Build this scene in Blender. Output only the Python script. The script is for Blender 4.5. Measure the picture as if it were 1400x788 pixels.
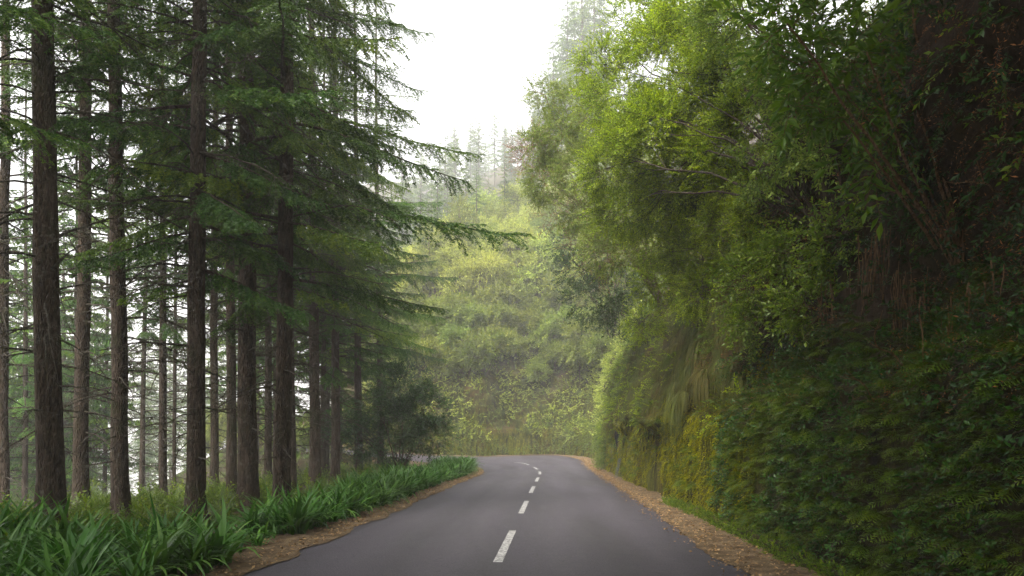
import bpy, math, random
import numpy as np
from mathutils import Vector, Matrix, noise as mnoise

rad = math.radians
for o in list(bpy.data.objects):
    bpy.data.objects.remove(o)
S = bpy.context.scene
COL = S.collection

# ------------------------------------------------------------------ camera
F_PX, HORIZ, CAM_Z = 1000.0, 605.0, 1.6          # focal length and horizon of the 1400 px wide photograph
cd = bpy.data.cameras.new('camera')
cam = bpy.data.objects.new('camera', cd)
COL.objects.link(cam)
cam.location = (0, 0, CAM_Z)
cam.rotation_euler = (rad(90), 0, 0)
cd.sensor_width = 36
cd.lens = 36 * F_PX / 1400
cd.shift_y = (HORIZ - 394) / 1400
cd.clip_start, cd.clip_end = 0.1, 6000
S.camera = cam

# ------------------------------------------------------------------ sky, sun, exposure
SUN_EL, SUN_AZ = 56, -150          # degrees; azimuth clockwise from +Y
w = bpy.data.worlds.new('World')
S.world = w
w.use_nodes = True
nt = w.node_tree
bg = nt.nodes['Background']
sky = nt.nodes.new('ShaderNodeTexSky')
sky.sky_type = 'NISHITA'
sky.sun_disc = False
sky.sun_elevation = rad(SUN_EL)
sky.sun_rotation = rad(SUN_AZ)
sky.air_density, sky.dust_density, sky.ozone_density = 1.0, 5.0, 1.0
hs = nt.nodes.new('ShaderNodeHueSaturation')
hs.inputs['Saturation'].default_value = 0.04
hs.inputs['Value'].default_value = 1.0
nt.links.new(sky.outputs[0], hs.inputs['Color'])
nt.links.new(hs.outputs[0], bg.inputs['Color'])
bg.inputs['Strength'].default_value = 0.15
sd = bpy.data.lights.new('sun', 'SUN')
sun = bpy.data.objects.new('sun', sd)
COL.objects.link(sun)
sd.energy, sd.angle, sd.color = 1.5, rad(25), (1.0, 0.93, 0.78)
sdir = Vector((math.sin(rad(SUN_AZ)) * math.cos(rad(SUN_EL)), math.cos(rad(SUN_AZ)) * math.cos(rad(SUN_EL)), math.sin(rad(SUN_EL))))
sun.rotation_euler = sdir.to_track_quat('Z', 'Y').to_euler()
sun.location = (0, 0, 200)
S.view_settings.view_transform = 'Standard'
S.view_settings.look = 'None'
S.view_settings.gamma = 1
S.view_settings.use_curve_mapping = False
S.view_settings.exposure = 2.05
S.cycles.use_denoising = True
S.cycles.use_adaptive_sampling = False
S.cycles.volume_bounces = 3
S.cycles.max_bounces = 8
S.cycles.diffuse_bounces = 4
S.cycles.glossy_bounces = 2
S.cycles.transmission_bounces = 4

# ------------------------------------------------------------------ numpy helpers
def hash3(i, j, k, seed):
    n = (i.astype(np.int64) * 73856093) ^ (j.astype(np.int64) * 19349663) ^ (k.astype(np.int64) * 83492791) ^ (seed * 2654435761)
    n = (n ^ (n >> 13)) & 0x7fffffff
    n = (n * (n * n * 15731 + 789221) + 1376312589) & 0x7fffffff
    return n / 1073741823.5 - 1.0

def vnoise(P, seed=0):
    P = np.asarray(P, float)
    I = np.floor(P).astype(np.int64)
    f = P - I
    f = f * f * (3 - 2 * f)
    r = 0
    for a in (0, 1):
        for b in (0, 1):
            for c in (0, 1):
                wgt = (f[..., 0] if a else 1 - f[..., 0]) * (f[..., 1] if b else 1 - f[..., 1]) * (f[..., 2] if c else 1 - f[..., 2])
                r = r + wgt * hash3(I[..., 0] + a, I[..., 1] + b, I[..., 2] + c, seed)
    return r

def fbm(P, scale, octv=4, seed=0):
    P = np.asarray(P, float) * scale
    r, a, t = 0, 1.0, 0
    for o in range(octv):
        r = r + a * vnoise(P * (2.03 ** o) + 17.3 * o, seed + o)
        t += a
        a *= 0.5
    return r / t

def nrm(a):
    a = np.asarray(a, float)
    return a / np.maximum(np.linalg.norm(a, axis=-1, keepdims=True), 1e-9)

def frames(d, up=None, roll=None):
    """rotation matrices whose x column is d and whose z column is as near to up as can be"""
    d = nrm(np.atleast_2d(d))
    if up is None:
        up = np.tile([0, 0, 1.0], (len(d), 1))
    up = np.broadcast_to(np.asarray(up, float), d.shape)
    y = np.cross(up, d)
    bad = np.linalg.norm(y, axis=1) < 1e-4
    y[bad] = np.cross(np.array([[0, 1.0, 0.01]]), d[bad])
    y = nrm(y)
    z = np.cross(d, y)
    if roll is not None:
        c, s = np.cos(roll)[:, None], np.sin(roll)[:, None]
        y, z = y * c + z * s, z * c - y * s
    return np.stack([d, y, z], axis=2)

class MB:
    """collects pieces and builds ONE mesh"""
    def __init__(self):
        self.p = []
        self.n = 0
    def add(self, V, Fc, tint=0.5, mat=0):
        V = np.asarray(V, np.float32).reshape(-1, 3)
        Fc = np.asarray(Fc, np.int64)
        t = np.broadcast_to(np.asarray(tint, np.float32), (len(V),))
        self.p.append((V, Fc + self.n, t, mat))
        self.n += len(V)
    def stamp(self, proto, R, T, Sc=None, tint=None):
        """proto: list of (V, F, tint, mat) pieces; N copies"""
        N = len(T)
        if N == 0:
            return
        R = np.asarray(R, np.float32)
        T = np.asarray(T, np.float32)
        Sc = np.ones(N, np.float32) if Sc is None else np.asarray(Sc, np.float32)
        for (V, Fc, t, m) in proto:
            n = len(V)
            W = np.einsum('nij,vj->nvi', R, V) * Sc[:, None, None] + T[:, None, :]
            FF = Fc[None] + (np.arange(N) * n)[:, None, None]
            tt = np.broadcast_to(t, (N, n)).copy()
            if tint is not None:
                tt = np.clip(tt + np.asarray(tint, np.float32)[:, None], 0, 1)
            self.add(W.reshape(-1, 3), FF.reshape(-1, Fc.shape[1]), tt.reshape(-1), m)
    def pieces(self):
        """as a proto: one piece per (face size, material)"""
        out = []
        for key in sorted({(p[1].shape[1], p[3]) for p in self.p}):
            Vs, Fs, ts, off = [], [], [], 0
            base = 0
            for (V, Fc, t, m) in self.p:
                if (Fc.shape[1], m) == key:
                    Vs.append(V); ts.append(t); Fs.append(Fc - base + off); off += len(V)
                base += len(V)
            out.append((np.concatenate(Vs), np.concatenate(Fs), np.concatenate(ts), key[1]))
        return out
    def mesh(self, name, mats, smooth=False):
        me = bpy.data.meshes.new(name)
        V = np.concatenate([p[0] for p in self.p])
        me.vertices.add(len(V))
        me.vertices.foreach_set('co', V.ravel().astype(np.float32))
        idx = np.concatenate([p[1].ravel() for p in self.p]).astype(np.int32)
        tot = np.concatenate([np.full(len(p[1]), p[1].shape[1]) for p in self.p])
        mi = np.concatenate([np.full(len(p[1]), p[3]) for p in self.p]).astype(np.int32)
        st = np.concatenate([[0], np.cumsum(tot)[:-1]]).astype(np.int32)
        me.loops.add(len(idx))
        me.loops.foreach_set('vertex_index', idx)
        me.polygons.add(len(tot))
        me.polygons.foreach_set('loop_start', st)
        me.polygons.foreach_set('material_index', mi)
        me.polygons.foreach_set('use_smooth', np.full(len(tot), bool(smooth)))
        at = me.attributes.new('tint', 'FLOAT', 'POINT')
        at.data.foreach_set('value', np.concatenate([p[2] for p in self.p]).astype(np.float32))
        for m in (mats if isinstance(mats, (list, tuple)) else [mats]):
            me.materials.append(m)
        me.update(calc_edges=True)
        return me

def tube(P, r, sides=6, cap=True):
    P = np.asarray(P, float)
    r = np.broadcast_to(np.asarray(r, float), (len(P),))
    T = nrm(np.gradient(P, axis=0))
    R = frames(T)
    a = np.arange(sides) * 2 * math.pi / sides
    ring = np.cos(a)[None, :, None] * R[:, None, :, 1] + np.sin(a)[None, :, None] * R[:, None, :, 2]
    V = (P[:, None] + ring * r[:, None, None]).reshape(-1, 3)
    i = np.arange(len(P) - 1)[:, None] * sides
    j = np.arange(sides)[None]
    k = (j + 1) % sides
    Fq = np.stack([i + j, i + k, i + sides + k, i + sides + j], axis=2).reshape(-1, 4)
    return V, Fq

def bez(a, b, c, n):
    t = np.linspace(0, 1, n)[:, None]
    a, b, c = np.asarray(a, float), np.asarray(b, float), np.asarray(c, float)
    return (1 - t) ** 2 * a + 2 * t * (1 - t) * b + t * t * c

def grid_faces(nu, nv):
    i = np.arange(nu - 1)[:, None] * nv
    j = np.arange(nv - 1)[None]
    return np.stack([i + j, i + nv + j, i + nv + j + 1, i + j + 1], axis=2).reshape(-1, 4)

# ------------------------------------------------------------------ object helpers
def tag(o, label=None, cat=None, group=None, kind=None):
    if label: o['label'] = label
    if cat: o['category'] = cat
    if group: o['group'] = group
    if kind: o['kind'] = kind
    return o

def obj(name, me, parent=None, loc=None):
    o = bpy.data.objects.new(name, me)
    COL.objects.link(o)
    if parent: o.parent = parent
    if loc is not None: o.location = loc
    return o

def thing(name, label, cat, loc, group=None, rz=0.0, sc=1.0):
    o = bpy.data.objects.new(name, None)
    COL.objects.link(o)
    o.empty_display_size = 0.2
    o.location = loc
    o.rotation_euler = (0, 0, rz)
    o.scale = (sc, sc, sc)
    return tag(o, label, cat, group)

def copy_tree(root, loc, rz=0.0, sc=1.0, label=None, group=None, tilt=None):
    r = root.copy()
    COL.objects.link(r)
    r.location = loc
    r.rotation_euler = (tilt[0], tilt[1], rz) if tilt else (0, 0, rz)
    r.scale = (sc, sc, sc)
    if label: r['label'] = label
    if group: r['group'] = group
    for ch in list(root.children):
        c = ch.copy()
        COL.objects.link(c)
        c.parent = r
    return r

def structure(name, me):
    return tag(obj(name, me), kind='structure')

# ------------------------------------------------------------------ materials
def mat(name):
    m = bpy.data.materials.new(name)
    m.use_nodes = True
    n = m.node_tree
    return m, n, n.nodes['Principled BSDF'], n.nodes['Material Output']

def N(n, t, **kw):
    q = n.nodes.new(t)
    for k, v in kw.items():
        if hasattr(q, k): setattr(q, k, v)
        else: q.inputs[k].default_value = v
    return q

def ramp(n, fac, stops, interp='LINEAR'):
    r = n.nodes.new('ShaderNodeValToRGB')
    r.color_ramp.interpolation = interp
    e = r.color_ramp.elements
    while len(e) < len(stops): e.new(0.5)
    for q, (p, c) in zip(e, stops):
        q.position = p
        q.color = (*c, 1) if len(c) == 3 else c
    n.links.new(fac, r.inputs[0])
    return r.outputs[0]

def mixc(n, fac, a, b, mode='MIX'):
    q = n.nodes.new('ShaderNodeMix')
    q.data_type = 'RGBA'
    q.blend_type = mode
    for s, v in ((q.inputs['Factor'], fac), (q.inputs[6], a), (q.inputs[7], b)):
        if isinstance(v, (int, float)): s.default_value = v
        elif isinstance(v, tuple): s.default_value = (*v, 1)
        else: n.links.new(v, s)
    return q.outputs[2]

def noise(n, vec, scale, detail=4, rough=0.6, dist=0.0):
    q = N(n, 'ShaderNodeTexNoise')
    q.inputs['Scale'].default_value = scale
    q.inputs['Detail'].default_value = detail
    q.inputs['Roughness'].default_value = rough
    q.inputs['Distortion'].default_value = dist
    if vec is not None: n.links.new(vec, q.inputs['Vector'])
    return q.outputs[0]

def stretch(n, vec, sc):
    q = N(n, 'ShaderNodeMapping')
    q.inputs['Scale'].default_value = sc
    n.links.new(vec, q.inputs['Vector'])
    return q.outputs[0]

def bump(n, h, strength, dist, bsdf):
    b = N(n, 'ShaderNodeBump')
    b.inputs['Strength'].default_value = strength
    b.inputs['Distance'].default_value = dist
    n.links.new(h, b.inputs['Height'])
    n.links.new(b.outputs[0], bsdf.inputs['Normal'])

def leaf_mat(name, cols, trans=0.35, rough=0.5, spec=0.3, hue_var=0.0, val_var=0.3):
    """leaf colours run along the 'tint' attribute; every plant varies a little"""
    m, n, b, out = mat(name)
    at = N(n, 'ShaderNodeAttribute', attribute_name='tint')
    k = len(cols) - 1
    c = ramp(n, at.outputs['Fac'], [(i / k, col) for i, col in enumerate(cols)])
    oi = N(n, 'ShaderNodeObjectInfo')
    h = N(n, 'ShaderNodeHueSaturation')
    mr = N(n, 'ShaderNodeMapRange')
    mr.inputs['To Min'].default_value, mr.inputs['To Max'].default_value = 1 - val_var, 1 + val_var
    n.links.new(oi.outputs['Random'], mr.inputs['Value'])
    n.links.new(mr.outputs[0], h.inputs['Value'])
    if hue_var:
        m2 = N(n, 'ShaderNodeMapRange')
        m2.inputs['To Min'].default_value, m2.inputs['To Max'].default_value = 0.5 - hue_var, 0.5 + hue_var
        wn = N(n, 'ShaderNodeTexWhiteNoise', noise_dimensions='1D')
        n.links.new(oi.outputs['Random'], wn.inputs['W'])
        n.links.new(wn.outputs['Value'], m2.inputs['Value'])
        n.links.new(m2.outputs[0], h.inputs['Hue'])
    n.links.new(c, h.inputs['Color'])
    n.links.new(h.outputs[0], b.inputs['Base Color'])
    b.inputs['Roughness'].default_value = rough
    b.inputs['Specular IOR Level'].default_value = spec
    tr = N(n, 'ShaderNodeBsdfTranslucent')
    n.links.new(h.outputs[0], tr.inputs['Color'])
    mx = N(n, 'ShaderNodeMixShader')
    mx.inputs[0].default_value = trans
    n.links.new(b.outputs[0], mx.inputs[1])
    n.links.new(tr.outputs[0], mx.inputs[2])
    n.links.new(mx.outputs[0], out.inputs['Surface'])
    return m

def bark_mat(name, c1, c2, moss=0.35, mosscol=(0.035, 0.045, 0.012)):
    m, n, b, out = mat(name)
    tc = N(n, 'ShaderNodeTexCoord')
    v = stretch(n, tc.outputs['Object'], (1, 1, 0.25))
    n1 = noise(n, v, 14, 6, 0.65, 0.6)
    vo = N(n, 'ShaderNodeTexVoronoi', feature='DISTANCE_TO_EDGE')
    vo.inputs['Scale'].default_value = 26
    n.links.new(stretch(n, tc.outputs['Object'], (1, 1, 0.3)), vo.inputs['Vector'])
    col = ramp(n, n1, [(0.3, c1), (0.7, c2)])
    oi = N(n, 'ShaderNodeObjectInfo')
    ad = N(n, 'ShaderNodeVectorMath', operation='ADD')
    n.links.new(tc.outputs['Object'], ad.inputs[0])
    n.links.new(oi.outputs['Random'], ad.inputs[1])
    n2 = noise(n, ad.outputs[0], 1.1, 5, 0.7)
    mk = ramp(n, n2, [(0.52, (0, 0, 0)), (0.66, (1, 1, 1))])
    mf = N(n, 'ShaderNodeMath', operation='MULTIPLY')
    n.links.new(mk, mf.inputs[0])
    mf.inputs[1].default_value = moss
    col = mixc(n, mf.outputs[0], col, mosscol)
    n3 = noise(n, tc.outputs['Object'], 9, 3, 0.5)
    lk = ramp(n, n3, [(0.64, (0, 0, 0)), (0.74, (0.35, 0.35, 0.35))])
    col = mixc(n, lk, col, (0.20, 0.20, 0.16))
    n.links.new(col, b.inputs['Base Color'])
    b.inputs['Roughness'].default_value = 0.9
    b.inputs['Specular IOR Level'].default_value = 0.15
    mm = N(n, 'ShaderNodeMath', operation='MULTIPLY')
    n.links.new(vo.outputs[0], mm.inputs[0])
    mm.inputs[1].default_value = 3.0
    aa = N(n, 'ShaderNodeMath', operation='ADD')
    n.links.new(mm.outputs[0], aa.inputs[0])
    n.links.new(n1, aa.inputs[1])
    bump(n, aa.outputs[0], 0.9, 0.03, b)
    return m

M_BARK = bark_mat('conifer_bark', (0.022, 0.015, 0.010), (0.105, 0.077, 0.055), 0.45)
M_STEM = bark_mat('shrub_bark', (0.05, 0.034, 0.02), (0.15, 0.11, 0.07), 0.25)
M_TWIG = bark_mat('dead_twig', (0.045, 0.036, 0.026), (0.11, 0.095, 0.07), 0.5, (0.06, 0.065, 0.03))
M_CANE = bark_mat('cane_bark', (0.10, 0.058, 0.03), (0.24, 0.15, 0.08), 0.1)
M_NEEDLE = leaf_mat('conifer_needles', [(0.024, 0.059, 0.008), (0.066, 0.137, 0.015), (0.182, 0.261, 0.023)], 0.3, 0.5, 0.3, 0.012, 0.2)
M_LEAF_LIME = leaf_mat('lime_leaves', [(0.074, 0.147, 0.005), (0.212, 0.318, 0.008), (0.423, 0.526, 0.016)], 0.45, 0.5, 0.3, 0.01, 0.1)
M_LEAF_OLIVE = leaf_mat('olive_leaves', [(0.062, 0.099, 0.013), (0.156, 0.211, 0.028), (0.291, 0.332, 0.044)], 0.4, 0.5, 0.3, 0.02, 0.2)
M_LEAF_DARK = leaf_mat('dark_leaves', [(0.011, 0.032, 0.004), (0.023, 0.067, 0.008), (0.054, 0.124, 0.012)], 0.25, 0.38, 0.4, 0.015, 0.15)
M_LEAF_MID = leaf_mat('mid_leaves', [(0.040, 0.079, 0.007), (0.091, 0.165, 0.011), (0.184, 0.271, 0.017)], 0.38, 0.4, 0.4, 0.015, 0.15)
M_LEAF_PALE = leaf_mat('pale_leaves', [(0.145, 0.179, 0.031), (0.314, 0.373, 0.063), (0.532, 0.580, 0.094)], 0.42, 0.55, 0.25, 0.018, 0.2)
M_LEAF_DRY = leaf_mat('dry_leaves', [(0.124, 0.053, 0.018), (0.269, 0.119, 0.040), (0.435, 0.210, 0.075)], 0.25, 0.7, 0.15, 0.01, 0.15)
M_FERN = leaf_mat('fern_fronds', [(0.028, 0.058, 0.003), (0.073, 0.125, 0.005), (0.152, 0.214, 0.008)], 0.35, 0.45, 0.3, 0.015, 0.25)
M_GRASS = leaf_mat('hanging_grass', [(0.052, 0.062, 0.013), (0.103, 0.115, 0.023), (0.187, 0.175, 0.050)], 0.3, 0.6, 0.2, 0.04, 0.22)
M_AGAP = leaf_mat('strap_leaves', [(0.025, 0.078, 0.008), (0.054, 0.156, 0.014), (0.133, 0.280, 0.031)], 0.25, 0.42, 0.3, 0.012, 0.15)
M_MOSSLEAF = leaf_mat('moss_leaflets', [(0.096, 0.095, 0.003), (0.204, 0.194, 0.004), (0.354, 0.305, 0.006)], 0.3, 0.7, 0.15, 0.01, 0.1)
M_LITTER = leaf_mat('fallen_leaf', [(0.128, 0.068, 0.029), (0.285, 0.175, 0.081), (0.484, 0.319, 0.161)], 0.1, 0.75, 0.15, 0.0, 0.0)

def asphalt():
    m, n, b, out = mat('asphalt')
    g = N(n, 'ShaderNodeNewGeometry').outputs['Position']
    big = noise(n, stretch(n, g, (1.3, 0.22, 1)), 0.55, 4, 0.6, 0.3)
    mid = noise(n, g, 3.5, 5, 0.65)
    fine = noise(n, g, 60, 4, 0.8)
    vo = N(n, 'ShaderNodeTexVoronoi')
    vo.inputs['Scale'].default_value = 48
    n.links.new(g, vo.inputs['Vector'])
    c = ramp(n, big, [(0.35, (0.037, 0.033, 0.043)), (0.65, (0.066, 0.0585, 0.075))])
    c = mixc(n, ramp(n, mid, [(0.35, (0, 0, 0)), (0.75, (0.6, 0.6, 0.6))]), c, (0.078, 0.067, 0.081))
    c = mixc(n, ramp(n, vo.outputs['Color'], [(0.0, (0, 0, 0)), (1, (0.5, 0.5, 0.5))]), c, (0.105, 0.09, 0.105))
    c = mixc(n, ramp(n, fine, [(0.42, (0.6, 0.6, 0.6)), (0.55, (0, 0, 0))]), c, (0.008, 0.007, 0.008))
    at = N(n, 'ShaderNodeAttribute', attribute_name='tint')
    wob = N(n, 'ShaderNodeMath', operation='MULTIPLY_ADD')
    n.links.new(noise(n, stretch(n, g, (1, .3, 1)), 0.6, 3, 0.6), wob.inputs[0])
    wob.inputs[1].default_value = 0.10
    n.links.new(at.outputs['Fac'], wob.inputs[2])
    tr = ramp(n, wob.outputs[0], [(0.05, (0.8, 0.8, 0.8)), (0.22, (1.12, 1.12, 1.12)), (0.32, (0.88, 0.88, 0.88)), (0.43, (1.12, 1.12, 1.12)), (0.55, (0.86, 0.86, 0.86)), (0.68, (1.12, 1.12, 1.12)), (0.79, (0.9, 0.9, 0.9)), (0.9, (1.1, 1.1, 1.1)), (1.0, (0.8, 0.8, 0.8))])
    c = mixc(n, 1.0, c, tr, 'MULTIPLY')
    vc = N(n, 'ShaderNodeTexVoronoi', feature='DISTANCE_TO_EDGE')
    vc.inputs['Scale'].default_value = 0.45
    dv_ = N(n, 'ShaderNodeVectorMath', operation='ADD')
    nq = N(n, 'ShaderNodeTexNoise')
    nq.inputs['Scale'].default_value = 1.6
    n.links.new(g, nq.inputs['Vector'])
    n.links.new(g, dv_.inputs[0])
    n.links.new(nq.outputs['Color'], dv_.inputs[1])
    n.links.new(dv_.outputs[0], vc.inputs['Vector'])
    ck = N(n, 'ShaderNodeMath', operation='MULTIPLY')
    n.links.new(ramp(n, vc.outputs['Distance'], [(0.0, (0.75, 0.75, 0.75)), (0.006, (0, 0, 0))]), ck.inputs[0])
    n.links.new(ramp(n, mid, [(0.5, (0, 0, 0)), (0.6, (1, 1, 1))]), ck.inputs[1])
    c = mixc(n, ck.outputs[0], c, (0.008, 0.007, 0.007))
    n.links.new(c, b.inputs['Base Color'])
    rg = ramp(n, big, [(0.3, (0.55, 0.55, 0.55)), (0.7, (0.75, 0.75, 0.75))])
    n.links.new(rg, b.inputs['Roughness'])
    b.inputs['Specular IOR Level'].default_value = 0.35
    bump(n, vo.outputs['Distance'], 0.5, 0.008, b)
    return m

def paint():
    m, n, b, out = mat('road_paint')
    g = N(n, 'ShaderNodeNewGeometry').outputs['Position']
    f = noise(n, g, 22, 6, 0.75)
    k = ramp(n, f, [(0.42, (0.9, 0.9, 0.9)), (0.55, (0, 0, 0))])
    f2 = noise(n, g, 3, 3, 0.6)
    c = ramp(n, f2, [(0.3, (0.36, 0.35, 0.34)), (0.7, (0.50, 0.49, 0.48))])
    c = mixc(n, k, c, (0.07, 0.065, 0.068))
    n.links.new(c, b.inputs['Base Color'])
    b.inputs['Roughness'].default_value = 0.7
    return m

def soil(name, c1, c2, c3, sc=1.0, green=None):
    m, n, b, out = mat(name)
    g = N(n, 'ShaderNodeNewGeometry').outputs['Position']
    a = noise(n, g, 2.2 * sc, 6, 0.7, 0.4)
    f = noise(n, g, 26 * sc, 6, 0.75)
    c = ramp(n, a, [(0.32, c1), (0.5, c2), (0.68, c3)])
    c = mixc(n, ramp(n, f, [(0.4, (0.75, 0.75, 0.75)), (0.6, (0, 0, 0))]), c, c1)
    if green:
        gg = noise(n, g, 0.8 * sc, 5, 0.7)
        c = mixc(n, ramp(n, gg, [(0.46, (0, 0, 0)), (0.6, (0.85, 0.85, 0.85))]), c, green)
    n.links.new(c, b.inputs['Base Color'])
    b.inputs['Roughness'].default_value = 0.95
    b.inputs['Specular IOR Level'].default_value = 0.1
    bump(n, f, 0.9, 0.03, b)
    return m

def mossy_rock():
    m, n, b, out = mat('mossy_rock')
    gn = N(n, 'ShaderNodeNewGeometry')
    g = gn.outputs['Position']
    st = noise(n, stretch(n, g, (1, 1, 0.22)), 3.2, 7, 0.68, 0.7)       # vertical streaks
    st2 = noise(n, stretch(n, g, (1, 1, 0.3)), 11, 5, 0.7, 0.4)
    md = noise(n, g, 0.55, 4, 0.65)
    fn = noise(n, g, 24, 5, 0.75)
    rock = ramp(n, st, [(0.3, (0.010, 0.009, 0.007)), (0.55, (0.030, 0.021, 0.013)), (0.75, (0.075, 0.048, 0.026))])
    moss = ramp(n, st2, [(0.3, (0.030, 0.034, 0.006)), (0.5, (0.125, 0.13, 0.010)), (0.7, (0.24, 0.235, 0.018))])
    mk = ramp(n, st, [(0.36, (0, 0, 0)), (0.56, (1, 1, 1))])
    sx = N(n, 'ShaderNodeSeparateXYZ')
    n.links.new(g, sx.inputs[0])
    hm = N(n, 'ShaderNodeMapRange')                                     # moss fades out above the wet foot of the wall
    hm.inputs['From Min'].default_value, hm.inputs['From Max'].default_value = 2.2, 5.5
    hm.inputs['To Min'].default_value, hm.inputs['To Max'].default_value = 1.0, 0.35
    n.links.new(sx.outputs['Z'], hm.inputs['Value'])
    mm = N(n, 'ShaderNodeMath', operation='MULTIPLY')
    n.links.new(mk, mm.inputs[0])
    near = N(n, 'ShaderNodeMapRange')                                   # rock darker with little moss at first, more moss along the road
    near.inputs['From Min'].default_value, near.inputs['From Max'].default_value = 11.0, 17.0
    near.inputs['To Min'].default_value, near.inputs['To Max'].default_value = 0.15, 1.0
    n.links.new(sx.outputs['Y'], near.inputs['Value'])
    m2 = N(n, 'ShaderNodeMath', operation='MULTIPLY')
    n.links.new(hm.outputs[0], m2.inputs[0])
    n.links.new(near.outputs[0], m2.inputs[1])
    n.links.new(m2.outputs[0], mm.inputs[1])
    c = mixc(n, mm.outputs[0], rock, moss)
    mdm = N(n, 'ShaderNodeMath', operation='MULTIPLY')
    n.links.new(ramp(n, md, [(0.53, (0, 0, 0)), (0.64, (0.6, 0.6, 0.6))]), mdm.inputs[0])
    n.links.new(near.outputs[0], mdm.inputs[1])
    c = mixc(n, mdm.outputs[0], c, (0.10, 0.052, 0.022))
    hi = N(n, 'ShaderNodeMapRange')                                     # crumbling brown earth above the ledge
    hi.inputs['From Min'].default_value, hi.inputs['From Max'].default_value = 2.3, 3.2
    n.links.new(sx.outputs['Z'], hi.inputs['Value'])
    him = N(n, 'ShaderNodeMath', operation='MULTIPLY')
    hin = N(n, 'ShaderNodeMapRange')
    hin.inputs['From Min'].default_value, hin.inputs['From Max'].default_value = 14.0, 22.0
    hin.inputs['To Min'].default_value, hin.inputs['To Max'].default_value = 1.0, 0.1
    n.links.new(sx.outputs['Y'], hin.inputs['Value'])
    hi2 = N(n, 'ShaderNodeMath', operation='MULTIPLY')
    n.links.new(hi.outputs[0], hi2.inputs[0])
    n.links.new(hin.outputs[0], hi2.inputs[1])
    n.links.new(hi2.outputs[0], him.inputs[0])
    n.links.new(ramp(n, noise(n, g, 1.1, 5, 0.7), [(0.4, (0, 0, 0)), (0.55, (0.85, 0.85, 0.85))]), him.inputs[1])
    c = mixc(n, him.outputs[0], c, (0.050, 0.030, 0.018))
    c = mixc(n, ramp(n, fn, [(0.36, (0.8, 0.8, 0.8)), (0.5, (0, 0, 0))]), c, (0.010, 0.010, 0.005))
    n.links.new(c, b.inputs['Base Color'])
    b.inputs['Roughness'].default_value = 0.9
    b.inputs['Specular IOR Level'].default_value = 0.15
    ad = N(n, 'ShaderNodeMath', operation='ADD')
    n.links.new(st2, ad.inputs[0])
    n.links.new(fn, ad.inputs[1])
    bump(n, ad.outputs[0], 1.0, 0.05, b)
    return m

M_ASPH, M_PAINT = asphalt(), paint()
M_VERGE = soil('verge_litter', (0.06, 0.040, 0.024), (0.17, 0.118, 0.068), (0.29, 0.21, 0.13), 1.6)
M_FLOOR = soil('forest_floor', (0.022, 0.016, 0.010), (0.055, 0.036, 0.02), (0.09, 0.06, 0.032), 0.7, (0.035, 0.045, 0.012))
M_HILL = M_FLOOR
M_ROCK = mossy_rock()
M_STONE = soil('bare_stone', (0.03, 0.026, 0.018), (0.085, 0.075, 0.055), (0.22, 0.19, 0.15), 5.0, (0.05, 0.055, 0.02))
M_DARK = soil('crevice_shade_stone', (0.006, 0.006, 0.006), (0.012, 0.012, 0.013), (0.03, 0.03, 0.032), 2.0)  # near-black colour stands for the shade inside the crevice
M_WATER = bpy.data.materials.new('trickling_water')
M_WATER.use_nodes = True
_b = M_WATER.node_tree.nodes['Principled BSDF']
_b.inputs['Base Color'].default_value = (0.14, 0.145, 0.155, 1)
_b.inputs['Roughness'].default_value = 0.2

# ------------------------------------------------------------------ the road's path: left edge, centre line, right edge
st = []
for y in (-30, -15, 0, 10, 20, 30, 37):
    cx = -0.75 + 0.0585 * y
    st.append(((cx - 3.02, y, 0), (cx, y, 0), (cx + 3.1, y + (0.0 if y < 30 else 0.2), 0)))
st += [((-1.85, 42.3, 0), (1.48, 42.5, 0), (4.75, 43, 0.02)),
       ((-2.15, 45.2, 0.0), (1.25, 47.8, 0.03), (5.1, 50, 0.1)),
       ((-2.7, 47.2, 0.02), (0.75, 51, 0.12), (5.2, 56, 0.3)),
       ((-3.6, 49, 0.05), (-0.6, 53.5, 0.18), (3.6, 60.3, 0.5)),
       ((-5.2, 50.8, 0.1), (-3, 55.2, 0.25), (0.8, 60.8, 0.48)),
       ((-8, 53, 0.3), (-7, 57, 0.35), (-3, 59.3, 0.42)),
       ((-12, 55.8, 0.6), (-12, 59.5, 0.6), (-9, 61.5, 0.6)),
       ((-20.5, 63, 1.0), (-18, 65, 1.0), (-15.5, 67, 1.0)),
       ((-25, 73.5, 1.6), (-22, 74.5, 1.6), (-19, 75.5, 1.6)),
       ((-27, 86, 2.4), (-24, 86.3, 2.4), (-21, 86.6, 2.4)),
       ((-28, 104, 4), (-25, 104.3, 4), (-22, 104.6, 4)),
       ((-35, 139, 6.5), (-32, 140, 6.5), (-29, 141, 6.5)),
       ((-55, 214, 12), (-52, 215, 12), (-49, 216, 12))]
st = np.array(st)

def crom(P, per):
    """Catmull-Rom through P with `per` samples on each span"""
    P = np.concatenate([2 * P[:1] - P[1:2], P, 2 * P[-1:] - P[-2:-1]])
    out = []
    for i in range(1, len(P) - 2):
        t = np.linspace(0, 1, per, endpoint=False)[:, None]
        a, b, c, d = P[i - 1], P[i], P[i + 1], P[i + 2]
        out.append(0.5 * (2 * b + (c - a) * t + (2 * a - 5 * b + 4 * c - d) * t ** 2 + (3 * b - a - 3 * c + d) * t ** 3))
    out.append(P[-2:-1])
    return np.concatenate(out)

PER = 16
EL, EC, ER = (crom(st[:, k], PER) for k in range(3))
ns_ = len(EC)

def normals_right(P):
    t = nrm(np.gradient(P[:, :2], axis=0))
    return np.stack([t[:, 1], -t[:, 0], np.zeros(len(t))], axis=1)

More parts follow.
